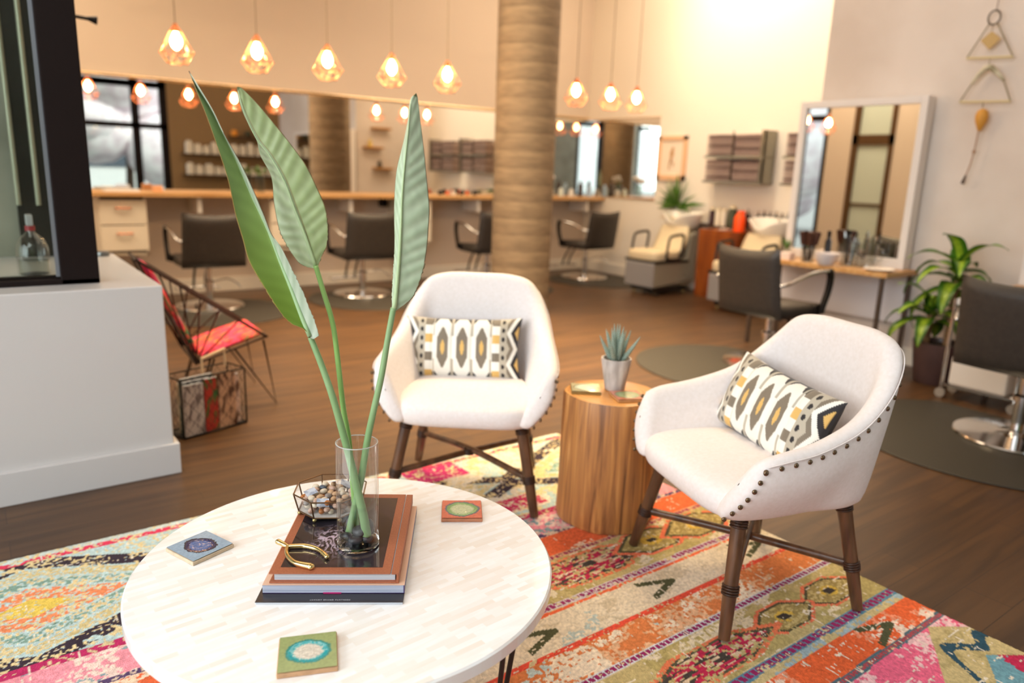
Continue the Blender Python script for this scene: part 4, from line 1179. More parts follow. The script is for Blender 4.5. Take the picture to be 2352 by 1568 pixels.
hd_ = MB().box(-.03, .03, -.05, .05, 0, .10).tube([(0, -.05, .05), (0, -.09, .02)], .02)
tag(hd_.build('dryer_holder', BLACK_METAL, smooth=50, bevel=(.006, 2), loc=(3.76, 7.55, .843)), 'small black dryer holder under the counter, behind the right leaf', 'holder')
TRIMM = mat('polished_mirror_trim', S(236, 214, 180), .16, 1)
t = thing('wall_mirror', 'long frameless wall mirror above the maple counter', 'mirror', (3.0, YB, 0))
MB().box(-4.2 + .0, XR - 3.0 - .008, -.012, -.001, .987, 1.972).build('mirror_glass', MIRROR, t, smooth=None)
MB().tube([(-4.2, -.008, 1.98), (XR - 3.0 - .006, -.008, 1.984)], .02, 12).build('top_channel', TRIMM, t, smooth=60)
t = thing('corner_mirror', 'mirror on the right wall meeting the long mirror in the corner', 'mirror', (XR, 6.9, 0))
MB().box(-.012, -.001, 6.325 - 6.9, YB - 6.9 - .014, .987, 1.962).build('mirror_glass', MIRROR, t, smooth=None)
MB().tube([(-.006, 6.325 - 6.9, 1.968), (-.006, YB - 6.9 - .012, 1.968)], .009, 12).build('top_channel', TRIMM, t, smooth=60)

# --------------------------------------------------------------- pendants
BULB = mat('glowing_bulb', S(255, 214, 150), .3, emit=(1, .62, .26), estr=50)
CAGE = mat('copper_cage', S(238, 150, 104), .25, 1)
CORD = mat('grey_cord', S(140, 120, 96), .6)
def make_pendant(label, loc):
    t = thing('pendant_lamp', label, 'pendant lamp', loc, 0, 'copper wire pendant lamps')
    h = CEIL - loc[2]
    MB().tube([(0, 0, .075), (0, 0, h - .02)], .0035, 6).build('cord', CORD, t)
    MB().lathe([(0, h - .025), (.05, h - .025), (.055, h - .003), (0, h - .003)], 24).build('ceiling_rose', CAGE, t, smooth=40)
    MB().lathe([(.006, .10), (.014, .095), (.018, .08), (.018, .045), (0, .045)], 20).build('socket', CAGE, t, smooth=40)
    MB().lathe([(.013, .045), (.02, .03), (.034, .0), (.036, -.02), (.028, -.045), (.012, -.062), (0, -.066)], 24).build('bulb', BULB, t, smooth=180)
    n = 6
    r0 = [(.022 * math.cos(2 * PI * k / n), .022 * math.sin(2 * PI * k / n), .075) for k in range(n)]
    r1 = [(.108 * math.cos(2 * PI * (k + .5) / n), .108 * math.sin(2 * PI * (k + .5) / n), -.085) for k in range(n)]
    r2 = [(.062 * math.cos(2 * PI * k / n), .062 * math.sin(2 * PI * k / n), -.150) for k in range(n)]
    m = MB()
    for k in range(n):
        l = (k + 1) % n
        m.tube([r0[k], r0[l]], .0018, 6); m.tube([r2[k], r2[l]], .0022, 6); m.tube([r1[k], r1[l]], .0022, 6)
        m.tube([r0[k], r1[k]], .0016, 6); m.tube([r1[k], r0[l]], .0016, 6); m.tube([r1[k], r2[k]], .0022, 6); m.tube([r1[k], r2[l]], .0022, 6)
    for P in (r1, r2):
        for p in P: m.ball(p, .006, 8, 6)
    m.build('wire_cage', CAGE, t, smooth=60)
    return t
LX = [1.24, 1.77, 2.29, 2.82, 3.33, 4.74, 5.18, 5.54]
LL = ['first copper wire pendant from the left, next to the dark window post', 'second copper wire pendant from the left', 'third copper wire pendant from the left', 'fourth copper wire pendant from the left', 'fifth copper wire pendant from the left, nearest the pillar on its left',
      'copper wire pendant immediately right of the pillar', 'copper wire pendant, middle of the three right of the pillar', 'copper wire pendant, farthest right of the three past the pillar']
p0 = None
for x, lb in zip(LX, LL):
    if p0 is None: p0 = make_pendant(lb, (x, 5.5, 2.045))
    else:
        c = copy_tree(p0); c.location = (x, 5.5, 2.045); c['label'] = lb
    l = bpy.data.lights.new('pendant_light', 'POINT'); l.energy = 2.6; l.color = (1, .70, .40); l.shadow_soft_size = 0
    o = bpy.data.objects.new('pendant_light', l); col.objects.link(o); o.location = (x, 5.5, 1.93)

# --------------------------------------------------------- things on counter
PAPER = mat('white_paper', S(240, 236, 230), .6)
t = thing('tray', 'low white tray of papers at the left end of the counter', 'tray', (1.12, 7.36, .984))
MB().box(-.14, .14, -.09, .09, 0, .008).box(-.14, .14, -.09, -.085, .008, .02).box(-.14, .14, .085, .09, .008, .02).box(-.14, -.135, -.09, .09, .008, .02).box(.135, .14, -.09, .09, .008, .02).build('tray_body', mat('clear_white', S(226, 224, 224), .3), t, smooth=None)
MB().box(-.12, .1, -.07, .07, .008, .014).build('papers', PAPER, t, smooth=None)
o = MB().box(-.04, .04, -.03, .03, 0, .055).build('small_box', mat('peach_box', S(226, 168, 124), .5), smooth=None, bevel=(.003, 2), loc=(1.42, 7.36, .984)); tag(o, 'small peach box beside the tray on the counter', 'box')
t = thing('flower_vase', 'clear vase with green leaves on the counter, seen between the leaves', 'vase', (2.36, 7.40, .984))
MB().lathe([(0, .002), (.038, .002), (.042, .012), (.042, .17), (.039, .17), (.038, .012), (0, .01)], 28).build('glass', thin_glass('bud_vase_glass', (.86, .88, .86), 1.5), t, smooth=60)
m = MB(); rg = random.Random(9)
for k in range(22):
    q = rg.uniform(0, 6.28); d = Vector((math.cos(q), math.sin(q), rg.uniform(.5, 2.2))).normalized()
    b0 = Vector((0, 0, .15)) + d * rg.uniform(.02, .08); e = b0 + d * rg.uniform(.04, .08); sd = d.cross(Vector((0, 0, 1))).normalized() * .016
    m.add([b0, (b0 + e) / 2 + sd, e, (b0 + e) / 2 - sd], [(0, 1, 2, 3)])
m.build('foliage', mat('vase_foliage', S(70, 104, 52), .5, c2=S(110, 140, 80), nscale=20), t, smooth=None)
# bits left of the pillar and a jar of white flowers right of it
prods = [(4.42, 7.42, .028, .05, S(40, 36, 36), 'short black jar'), (4.50, 7.40, .022, .05, S(220, 110, 70), 'small orange pot'), (4.60, 7.43, .03, .045, S(222, 214, 200), 'small cream jar'), (4.70, 7.41, .024, .055, S(44, 44, 40), 'dark squat bottle'), (4.79, 7.43, .022, .05, S(222, 112, 64), 'small bright orange jar'), (4.88, 7.40, .028, .06, S(60, 56, 48), 'dark round tin')]
for i, (x, y, r, h, c, lb) in enumerate(prods):
    o = MB().lathe([(0, 0), (r, 0), (r, h * .8), (r * .8, h * .84), (r * .8, h), (0, h)], 20).build('jar', mat('jar_%d' % i, c, .4), smooth=40, loc=(x, y, .984)); tag(o, lb + ' on the counter just left of the pillar', 'jar')
def flower_jar(x, y, lb):
    t = thing('flower_jar', lb, 'vase', (x, y, .984))
    MB().lathe([(0, .002), (.05, .002), (.055, .015), (.05, .16), (.046, .16), (.05, .015), (0, .01)], 28).build('glass', thin_glass('jar_glass', (.9, .92, .9), 1.5, boost=1.6), t, smooth=60)
    m = MB(); rg = random.Random(4)
    for k in range(9): m.ball((rg.uniform(-.06, .06), rg.uniform(-.05, .05), rg.uniform(.19, .27)), .028, 10, 8)
    m.build('white_blooms', mat('bloom_white', S(232, 226, 222), .6), t, smooth=180)
    m = MB()
    for k in range(7): m.tube([(rg.uniform(-.02, .02), rg.uniform(-.02, .02), .02), (rg.uniform(-.05, .05), rg.uniform(-.04, .04), .22)], .003, 5)
    m.build('stems', mat('stem_green', S(90, 120, 70), .5), t)
flower_jar(5.98, 7.40, 'glass jar of white flowers on the counter right of the pillar')
for i, (x, h, c, lb) in enumerate([(6.22, .11, S(214, 226, 220), 'pale green glass tumbler'), (6.38, .10, S(230, 230, 226), 'white cup'), (6.52, .20, S(58, 42, 36), 'tall dark brown spray can'), (6.66, .16, S(176, 204, 232), 'pale blue bottle')]):
    o = MB().lathe([(0, 0), (.032, 0), (.033, h * .75), (.018, h * .82), (.016, h), (0, h)], 20).build('bottle', mat('corner_bottle_%d' % i, c, .25), smooth=50, loc=(x, 7.42 - .02 * i, .984)); tag(o, lb + ' at the corner end of the counter', 'bottle')

# --------------------------------------------- framed print and towel racks
t = thing('framed_print', 'small framed botanical print in a pale wood frame beside the towel rack', 'picture', (XR - .004, 6.10, 1.49))
PWOOD = mat('pale_pink_wood', S(230, 184, 142), .5)
hw_, hh = .225, .255
MB().box(-.025, 0, -hw_, hw_, hh - .05, hh).box(-.025, 0, -hw_, hw_, -hh, -hh + .06).box(-.025, 0, -hw_, -hw_ + .055, -hh, hh).box(-.025, 0, hw_ - .055, hw_, -hh, hh).build('frame', PWOOD, t, smooth=None, bevel=(.002, 2))
MB().box(-.008, -.002, -hw_ + .03, hw_ - .03, -hh + .045, hh - .03).build('mount', mat('mount_cream', S(238, 220, 196), .6), t, smooth=None)
m = MB()
for k, (y, z, ry, rz_) in enumerate([(.0, .05, .03, .05), (-.01, .10, .02, .03), (.01, -.02, .02, .04), (.03, -.09, .012, .05), (-.03, -.07, .012, .03)]): m.ball((-.0105, y, z), (.0012, ry, rz_), 12, 8)
m.build('print', mat('print_ochre', S(206, 160, 110), .7, c2=S(170, 120, 80), nscale=30), t, smooth=180)

RACKM = mat('towel_rack_metal', S(150, 146, 132), .35, .7)
TOWEL = [mat('towel_%d' % i, c, .9, c2=tuple(x * .86 for x in c), nscale=60, bump=.3, bscale=200) for i, c in enumerate((S(178, 152, 142), S(140, 116, 108), S(188, 164, 152)))]
ORD = ['lowest', 'second', 'third', 'fourth', 'fifth', 'sixth', 'topmost']
def folded_towel(lb, grp, x, y, z, i, w=.30):
    m = MB(); rows = []
    hw2 = w / 2; d = .158; h = .030
    for k in range(2):
        z0 = k * .0155
        P = []
        for j in range(20):
            q = 2 * PI * j / 20; c, s_ = math.cos(q), math.sin(q)
            P.append((math.copysign(abs(c) ** .5, c) * d / 2, 0, z0 + .0074 + math.copysign(abs(s_) ** .6, s_) * .0074))
        m.sheet([[(p[0], yy_, p[2] + .0016 * math.sin(yy_ * 20 + i + k)) for p in P] for yy_ in (-hw2, -hw2 * .5, 0, hw2 * .5, hw2)], closeu=True)
        nn = len(P); o = len(m.v)
        m.f += [list(range(o - nn * 5, o - nn * 4)), list(range(o - nn, o))]; m.m += [0, 0]
    t = m.build('folded_towel', TOWEL[i % 3], smooth=60, loc=(x, y, z))
    tag(t, lb, 'towel', grp)
def towel_rack(label, ylist, side_y, which):
    y_hi, y_lo = max(y for y in ylist) + .18, side_y
    t = thing('towel_rack', label, 'towel rack', (XR - .004, (y_hi + y_lo) / 2, 1.24), 0, 'metal towel racks on the right wall')
    L_ = (y_hi - y_lo) / 2
    for z in (.0, .262):
        MB().box(-.20, -.002, -L_, L_, z - .006, z).box(-.205, -.195, -L_, L_, z - .012, z + .012).build('shelf', RACKM, t, smooth=None)
    MB().box(-.2, -.002, -L_, -L_ + .015, -.01, .53).box(-.2, -.18, -L_, -L_ + .05, -.01, .53).build('side_panel', RACKM, t, smooth=None)
    yc = (y_hi + y_lo) / 2
    for y in ylist: MB().box(-.202, -.196, y - .19 - yc, y - .178 - yc, -.01, .53).build('divider', mat('divider_dark', S(96, 84, 72), .4, .6), t, smooth=None)
    for ci, y in enumerate(ylist):
        for si, z0 in enumerate((1.2435, 1.5055)):
            for k in range(7):
                folded_towel('folded mauve towel, %s in the %s %s stack of the %s' % (ORD[k], ('lower', 'upper')[si], ('first', 'second')[ci], which), 'folded mauve towels', XR - .104, y, z0 + k * .0335, k + si + ci, .335)
towel_rack('metal wall rack of folded mauve towels beside the framed print', [5.28, 4.92], 4.70, 'rack beside the print')
towel_rack('metal wall rack of folded mauve towels half hidden by the framed mirror', [4.30, 3.94], 3.72, 'rack behind the framed mirror')
# ------------------------------------------------ styling station on the right
def station(label_c, label_m, y0, y1, yl=None):
    t = thing('station_table', label_c, 'table', (5.16, (y0 + y1) / 2, 0), 0, 'wall styling stations')
    L_ = (y1 - y0) / 2
    MB().box(-.21, .225, -L_, L_, .655, .69).build('tabletop', WOODTOP, t, smooth=None, bevel=(.004, 2))
    for sx in (-.18, .2):
        for sy in (-1, 1):
            MB().box(sx - .0125, sx + .0125, sy * (L_ - .04) - .0125, sy * (L_ - .04) + .0125, 0, .655).build('leg', mat('steel_leg', S(96, 82, 74), .4, .6), t, smooth=None)
    MB().box(.18, .2, -L_ + .05, L_ - .05, .30, .655).build('modesty_panel', mat('panel_white', S(226, 222, 224), .5), t, smooth=None)
    return t
def station_mirror(label, y0, y1, z1=1.865):
    x = 5.262
    t = thing('framed_mirror', label, 'mirror', (x, (y0 + y1) / 2, .6905), math.radians(1.0), 'white framed station mirrors')
    L_ = (y1 - y0) / 2; h = z1 - .6905; w = .05
    fr = MB().box(0, .10, -L_, -L_ + w, 0, h).box(0, .10, L_ - w, L_, 0, h).box(0, .10, -L_ + w, L_ - w, h - w, h).box(0, .10, -L_ + w, L_ - w, 0, w + .02)
    fr.build('frame', mat('frame_white', S(232, 224, 218), .4), t, smooth=None, bevel=(.004, 2))
    MB().box(.02, .03, -L_ + w, L_ - w, w + .02, h - w).build('mirror_glass', MIRROR, t, smooth=None)
    return t
station('light wood station table below the framed mirror, between salon chair and dracaena', '', 2.46, 3.56)
station_mirror('white framed standing mirror on the station table beside the dracaena', 2.515, 3.455)
station('light wood station table at the right picture edge behind the cut-off chair', '', .80, 1.80)
station_mirror('white framed mirror cut off by the right picture edge', .82, 1.79)

def lathe_thing(name, label, cat, loc, prof, m, n=24, group=None, smooth=40):
    o = MB().lathe(prof, n).build(name, m, smooth=smooth, loc=loc)
    return tag(o, label, cat, group)
SZ2 = .6902
# brush cup with brown brushes
CLEARP = thin_glass('clear_plastic', (.92, .93, .92), 1.5, boost=1.8)
t = thing('brush_cup', 'clear cup of dark brown round hair brushes on the station table', 'cup', (5.02, 3.10, SZ2))
MB().lathe([(0, .003), (.045, .003), (.05, .12), (.047, .12), (.042, .006), (0, .006)], 24).build('cup', CLEARP, t, smooth=60)
rg = random.Random(8)
for k in range(5):
    a = 2 * PI * k / 5; dx, dy = .024 * math.cos(a), .024 * math.sin(a)
    b_ = MB().tube([(dx * .8, dy * .8, .01), (dx * 1.6, dy * 1.6, .13)], .006).build('brush_handle', mat('handle_dark', S(52, 40, 40), .4), t)
    MB().tube([(dx * 1.6, dy * 1.6, .13), (dx * 2.4, dy * 2.4, .225)], [.022, .022], 12).build('brush_head', mat('brush_brown', S(70, 34, 18), .6), b_)
o = MB().box(-.035, .035, -.045, .045, 0, .055).build('card_box', mat('pink_white_box', S(236, 214, 206), .5), smooth=None, bevel=(.002, 2), loc=(5.02, 3.27, SZ2)); tag(o, 'small pale pink box on the station table, left of the brushes', 'box')
lathe_thing('white_bowl', 'matte white tint bowl on the station table, right of the brushes', 'bowl', (4.99, 2.93, SZ2), [(0, 0), (.045, 0), (.07, .03), (.082, .085), (.078, .085), (.066, .034), (.04, .01), (0, .01)], mat('bowl_white', S(232, 222, 222), .4, trans=.0), 32)
t = thing('tool_canister', 'clear canister of combs and metal clips on the station table', 'canister', (5.13, 2.84, SZ2))
MB().lathe([(0, .003), (.055, .003), (.06, .18), (.057, .18), (.052, .006), (0, .006)], 28).build('canister', CLEARP, t, smooth=60)
for k in range(7):
    a = 2 * PI * k / 7
    MB().tube([(.02 * math.cos(a), .02 * math.sin(a), .01), (.05 * math.cos(a), .05 * math.sin(a), .20 + .02 * (k % 3))], .005, 6).build('comb', (CHROME, mat('comb_dark', S(40, 34, 32), .4))[k % 2], t)
t = thing('spray_can', 'slim black spray bottle on the station table behind the brushes', 'bottle', (5.14, 3.02, SZ2))
MB().lathe([(0, 0), (.022, 0), (.023, .16), (.012, .18), (.012, .19), (0, .19)], 20).build('can', mat('can_black', S(34, 26, 24), .3), t, smooth=40)
MB().lathe([(0, .19), (.014, .19), (.014, .235), (0, .235)], 16).build('cap', BLACK_METAL, t, smooth=40)
t = thing('clear_pitcher', 'clear pitcher with dark printed lettering on the station table', 'pitcher', (5.15, 2.72, SZ2))
MB().lathe([(0, .003), (.066, .003), (.07, .17), (.066, .17), (.062, .008), (0, .008)], 32).build('jug', CLEARP, t, smooth=60)
MB().tube(catmull([(-.0, -.068, .14), (-.0, -.11, .13), (-.0, -.11, .07), (-.0, -.066, .05)], 6), .007).build('handle', CLEARP, t)
MB().box(-.0715, -.070, -.030, .028, .085, .10).box(-.0715, -.070, -.02, .016, .068, .078).build('lettering', mat('dark_ink', S(60, 52, 48), .6), t, smooth=None)
lathe_thing('white_plate', 'flat white dish lying on the right end of the station table', 'plate', (5.045, 2.565, SZ2), [(0, 0), (.06, 0), (.10, .014), (.098, .018), (.058, .006), (0, .006)], mat('plate_white', S(240, 226, 214), .35), 36)
t = thing('small_fern', 'small green sprig in a clear glass at the left end of the station table', 'plant', (5.14, 3.36, SZ2))
MB().lathe([(0, .002), (.03, .002), (.034, .08), (.031, .08), (.028, .006), (0, .006)], 20).build('glass', CLEARP, t, smooth=60)
m = MB()
for k in range(12):
    a = 2.4 * k; d = Vector((math.cos(a) * .5, math.sin(a) * .5, 1)).normalized(); b0 = Vector((0, 0, .05)); e = b0 + d * rg.uniform(.08, .14); s_ = Vector((-math.sin(a), math.cos(a), 0)) * .010
    m.add([b0, (b0 + e) / 2 + s_, e, (b0 + e) / 2 - s_], [(0, 1, 2, 3)])
m.build('foliage', mat('sprig_green', S(96, 130, 70), .5, c2=S(70, 110, 50), nscale=20), t, smooth=None)
# rolling cart behind the cut-off chair
t = thing('rolling_cart', 'white rolling cart with chrome frame behind the cut-off salon chair', 'cart', (4.85, 1.73, 0))
MB().box(-.085, .085, -.15, .17, .09, .27).build('bin', mat('cart_white', S(232, 222, 212), .4), t, smooth=None, bevel=(.015, 3))
for sx, sy in ((-1, -1), (1, -1), (-1, 1), (1, 1)):
    p = MB().tube([(sx * .09, sy * .2, .06), (sx * .09, sy * .2, .62)], .011).build('post', CHROME, t)
    MB().tube([(sx * .09 - .012, sy * .2, .03), (sx * .09 + .012, sy * .2, .03)], .0295, 16).build('caster', mat('caster_grey', S(150, 140, 130), .4), p)
MB().box(-.09, .09, -.2, .2, .58, .62).build('top_tray', mat('cart_tray', S(226, 220, 214), .4), t, smooth=None, bevel=(.008, 2))
MB().box(-.09, .09, -.2, .2, .075, .089).build('bottom_shelf', CHROME, t, smooth=None)

# ---------------------------------------------------------------- dracaena
DLEAF = mat('dracaena_leaf', S(70, 110, 30), .32, attr='Col')
t = thing('dracaena', 'two-stemmed dracaena with arching green leaves in a dark brown pot', 'plant', (5.09, 2.12, 0))
MB().lathe([(0, 0), (.115, 0), (.122, .01), (.156, .26), (.158, .275), (.146, .275), (.14, .25), (.1, .245)], 48).build('pot', mat('brown_pot', S(88, 64, 60), .35, c2=S(78, 57, 54), nscale=8), t, smooth=50)
MB().lathe([(.142, .25), (.05, .258), (0, .26)], 24).build('soil', mat('dracaena_soil', S(60, 46, 34), .9), t)
TRK = mat('dracaena_trunk', S(150, 112, 74), .7, c2=S(120, 86, 56), nscale=3, stretch=(1, 1, 14))
def crown(cx, cy, z0, z1, n, ln, seed):
    MB().tube([(cx, cy, .2), (cx + .004, cy, z0 * .6 + .1), (cx, cy, z0 + .06)], [.022, .02, .016], 12).build('trunk', TRK, t)
    rg = random.Random(seed)
    for k in range(n):
        q = k * 2.399 + rg.uniform(-.2, .2); f_ = k / n
        el = math.radians(5 + 74 * f_ ** 1.3 + rg.uniform(-6, 6)); L_ = ln * rg.uniform(.82, 1.05) * (1 - .25 * f_)
        wd = .052 * rg.uniform(.85, 1.15)
        if math.cos(q) > .3: L_ *= .55
        b0 = Vector((cx, cy, z0 + (z1 - z0) * f_)); h_ = Vector((math.cos(q), math.sin(q), 0)); sd = Vector((-h_.y, h_.x, 0))
        rows = []; cols = []
        M_ = 16
        for i in range(M_ + 1):
            s_ = i / M_
            ang = el - (2.0 * s_ ** 1.3) * (.55 + .45 * math.cos(el))
            if i == 0: p = b0.copy()
            else: p = p + (h_ * math.cos(ang) + Vector((0, 0, 1)) * math.sin(ang)) * (L_ / M_)
            w_ = wd * (math.sin(PI * min(1, (s_ * .93 + .07)) ** .75) ** .8 + .10 * (1 - s_)) * (1 if s_ < .98 else .3)
            nrm = Vector((0, 0, 1)) * math.cos(ang) - h_ * math.sin(ang)
            row = []
            for u in (-1, -.6, -.25, 0, .25, .6, 1):
                row.append(p + sd * (u * w_) + nrm * (abs(u) * w_ * .30 + .004 * math.sin(s_ * 14 + u * 2 + k) * abs(u)))
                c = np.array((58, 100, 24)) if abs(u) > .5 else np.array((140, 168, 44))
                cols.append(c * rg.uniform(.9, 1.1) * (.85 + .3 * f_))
            rows.append(row)
        o = MB().sheet(rows).build('frond', DLEAF, t, smooth=180); paint_attr(o, np.array(cols))
crown(.02, -.035, .62, .80, 18, .46, 2)
crown(-.02, .075, .39, .50, 15, .36, 5)

# ----------------------------------------------------------- wall hanging
mx = 5.33
t = thing('wall_hanging', 'hanging ornament of two thin triangles, ochre pendant and cord on the right wall', 'wall hanging', (mx, 2.17, 2.05))
def wh(y, z): return Vector((0, y - 2.17, z - 2.05))
THIN = mat('aged_brass_rod', S(140, 126, 96), .4, .5); BONE = mat('bone_wood', S(214, 196, 150), .6)
ry, rz_ = 2.22, 2.315
MB().tube([wh(ry + .035 * math.cos(2 * PI * k / 24), rz_ + .042 * math.sin(2 * PI * k / 24)) for k in range(24)], .0055, 8, closed=True).build('ring', mat('grey_ring', S(92, 80, 66), .5), t, smooth=180)
MB().tube([wh(ry - .005, rz_ + .045), wh(ry - .02, 2.75)], .0025, 6).build('hanging_cord', mat('cord_brown', S(120, 96, 76), .7), t)
y_l, y_r = 2.345, 2.075
MB().tube([wh(ry + .022, 2.282), wh(y_l, 2.085)], .0045, 8).tube([wh(ry - .022, 2.282), wh(y_r, 2.07)], .0045, 8).build('upper_sides', THIN, t)
MB().tube([wh(y_l, 2.085), wh(y_r, 2.07)], .0075, 8).build('upper_bar', BONE, t)
MB().tube([wh(ry, 2.275), wh(ry, 2.235)], .002, 6).build('diamond_cord', THIN, t)
mm = [wh(ry, 2.235), wh(ry + .058, 2.185), wh(ry, 2.125), wh(ry - .058, 2.185)]
MB().add([p - Vector((.004, 0, 0)) for p in mm] + [p + Vector((.004, 0, 0)) for p in mm], [(0, 1, 2, 3), (7, 6, 5, 4), (0, 4, 5, 1), (1, 5, 6, 2), (2, 6, 7, 3), (3, 7, 4, 0)]).build('wood_diamond', mat('diamond_tan', S(196, 164, 108), .6), t, smooth=None)
yc = 2.205
MB().tube([wh(yc, 2.075), wh(yc, 2.0)], .002, 6).build('link_cord', THIN, t)
y2l, y2r = 2.345, 2.045
MB().tube(catmull([wh(2.29, 1.92), wh(2.25, 1.985), wh(yc, 2.02), wh(2.16, 1.99), wh(2.105, 1.935)], 6), [.008 + .010 * math.sin(PI * k / 24) for k in range(25)], 8).build('horn_piece', mat('horn_white', S(218, 208, 180), .5, c2=S(150, 140, 110), nscale=14), t, smooth=180)
MB().tube([wh(2.29, 1.92), wh(y2l, 1.815)], .0045, 8).tube([wh(2.105, 1.935), wh(y2r, 1.805)], .0045, 8).build('lower_sides', THIN, t)
MB().tube([wh(y2l, 1.815), wh(y2r, 1.805)], .0075, 8).build('lower_bar', BONE, t)
MB().tube([wh(yc - .005, 1.81), wh(yc - .005, 1.77)], .003, 6).build('pendant_cord', THIN, t)
MB().lathe([(0, -.075), (.012, -.066), (.034, -.01), (.038, .02), (.03, .052), (.012, .066), (0, .068)], 20, c=tuple(wh(yc - .01, 1.70))).build('ochre_pendant', mat('ochre_felt', S(214, 152, 62), .6), t, smooth=180)
P = catmull([wh(yc - .005, 1.63), wh(yc + .0, 1.52), wh(yc + .01, 1.42), wh(yc + .03, 1.335)], 5)
MB().tube(P, .004, 6).ball(wh(yc + .002, 1.50), (.011, .011, .011), 10, 8).build('tail_cord', mat('tail_tan', S(170, 130, 100), .7), t)
MB().tube([wh(yc + .026, 1.35), wh(yc + .040, 1.295)], [.006, .012], 8).build('tassel', mat('tassel_dark', S(74, 54, 42), .8), t)

# ----------------------------------------------------------- shampoo units
CREAMV = mat('cream_vinyl', S(228, 208, 170), .42)
SHELLG = mat('grey_shell', S(164, 154, 132), .5); SHELLF = mat('pale_grey_front', S(150, 144, 140), .5)
CERAM = mat('white_ceramic', S(238, 230, 216), .18, coat=.4)
DARKP = mat('dark_plastic', S(36, 32, 28), .4)
def make_shampoo(label, loc, rz):
    """sitter faces local +Y; bowl at the back"""
    t = thing('shampoo_unit', label, 'shampoo chair', loc, rz, 'cream shampoo chairs with basins')
    M = Matrix(((0, 0, 1, 0), (1, 0, 0, 0), (0, 1, 0, 0), (0, 0, 0, 1)))
    MB().prism([(.42, .075), (.43, .33), (-.28, .37), (-.32, .62), (-.46, .66), (-.46, .14), (-.2, .11)], -.215, .215, M=M).build('body_shell', SHELLG, t, smooth=None, bevel=(.02, 3))
    MB().box(-.216, .216, .40, .435, .08, .335).build('front_panel', SHELLF, t, smooth=None, bevel=(.015, 3))
    MB().box(-.24, .24, -.30, .42, .335, .362).build('seat_tray', DARKP, t, smooth=None, bevel=(.008, 2))
    m = MB(); rows = []
    for sc, z in ((.7, .362), (.98, .365), (1, .39), (1, .43), (.95, .455), (.6, .462), (.1, .463)):
        rows.append([Vector((math.copysign(abs(math.cos(q)) ** .4, math.cos(q)) * .225 * sc, .14 + math.copysign(abs(math.sin(q)) ** .4, math.sin(q)) * .30 * sc, z)) for q in [2 * PI * k / 36 for k in range(36)]])
    m.sheet(rows, closeu=True); m.f.append(list(range(len(m.v) - 36, len(m.v)))); m.m.append(0)
    m.build('seat', CREAMV, t, smooth=60)
    m = MB(); prof = [(-.10, .43), (-.19, .54), (-.24, .63), (-.27, .69)]
    rows = []
    for y, z in [(p.y, p.z) for p in catmull([(0, a, b) for a, b in prof], 6)]:
        rows.append([Vector((x * .21 * (1 - .25 * max(0, (z - .54) / .2) ** 2), y - .06 * (1 - (1 - x * x)), z)) for x in [-1 + 2 * i / 10 for i in range(11)]])
    m.sheet(rows); o = m.build('backrest', CREAMV, t, smooth=180, solid=.07)
    m = MB()
    for sx in (-1, 1):
        x = sx * .262
        m = MB().tube(catmull([(x, -.06, .40), (x, -.10, .58), (x, -.08, .625), (x, .0, .63), (x, .16, .615), (x, .215, .575), (x, .245, .42), (x, .22, .385), (x, .02, .375), (x, -.06, .40)], 5), .0155, 10).build('arm_loop', DARKP, t, smooth=180)
    # ceramic bowl with a dipped neck notch
    m = MB(); N = 48; rows = []
    for sc, dz, in_ in ((.15, -.13, 0), (.55, -.125, 0), (.86, -.06, 0), (1.0, .012, 0), (1.03, .03, 0), (.99, .036, 0), (.9, .02, 0), (.75, -.05, 0), (.45, -.095, 0), (.1, -.10, 0)):
        row = []
        for k in range(N):
            q = 2 * PI * k / N; c, s_ = math.cos(q), math.sin(q)
            notch = math.exp(-((q - PI / 2) / .42) ** 2) * (1 if dz > -.05 else .3)
            lip = .03 * max(0, -s_) + .02 * abs(c)
            row.append(Vector((c * .25 * sc, -.47 + s_ * (.29 if s_ > 0 else .17) * sc, .79 + dz + (lip if dz > -.05 else 0) - notch * .07)))
        rows.append(row)
    m.sheet(rows, closeu=True)
    m.build('basin', CERAM, t, smooth=180)
    MB().box(-.12, .12, -.52, -.40, .60, .70).build('basin_support', SHELLG, t, smooth=None, bevel=(.01, 2))
    MB().tube([(0, -.59, .80), (0, -.59, .88), (0, -.54, .90)], .012).build('tap', CHROME, t)
    MB().box(-.17, .17, -.40, .34, .03, .07).build('base_plate', DARKP, t, smooth=None)
    for sx in (-1, 1):
        for y in (.3, -.36): MB().lathe([(0, 0), (.02, 0), (.018, .035), (0, .035)], 14, c=(sx * .15, y, 0)).build('foot', mat('foot_brass', S(170, 140, 90), .4, .7), t)
    MB().box(.2155, .219, -.02, .09, .20, .225).build('side_handle', DARKP, t, smooth=None)
    MB().tube([(-.14, .36, .02), (-.30, .42, .02)], .012).build('foot_lever', DARKP, t)
    return t
sh = make_shampoo('cream shampoo chair with white basin, fully visible beside the orange cabinet', (6.25, 5.67, 0), math.radians(90)); sh.scale = (1, .74, 1.05)
c = copy_tree(sh); c.location = (6.25, 4.50, 0); c.rotation_euler = (0, 0, math.radians(90)); c['label'] = 'cream shampoo chair mostly hidden behind the large salon chair'

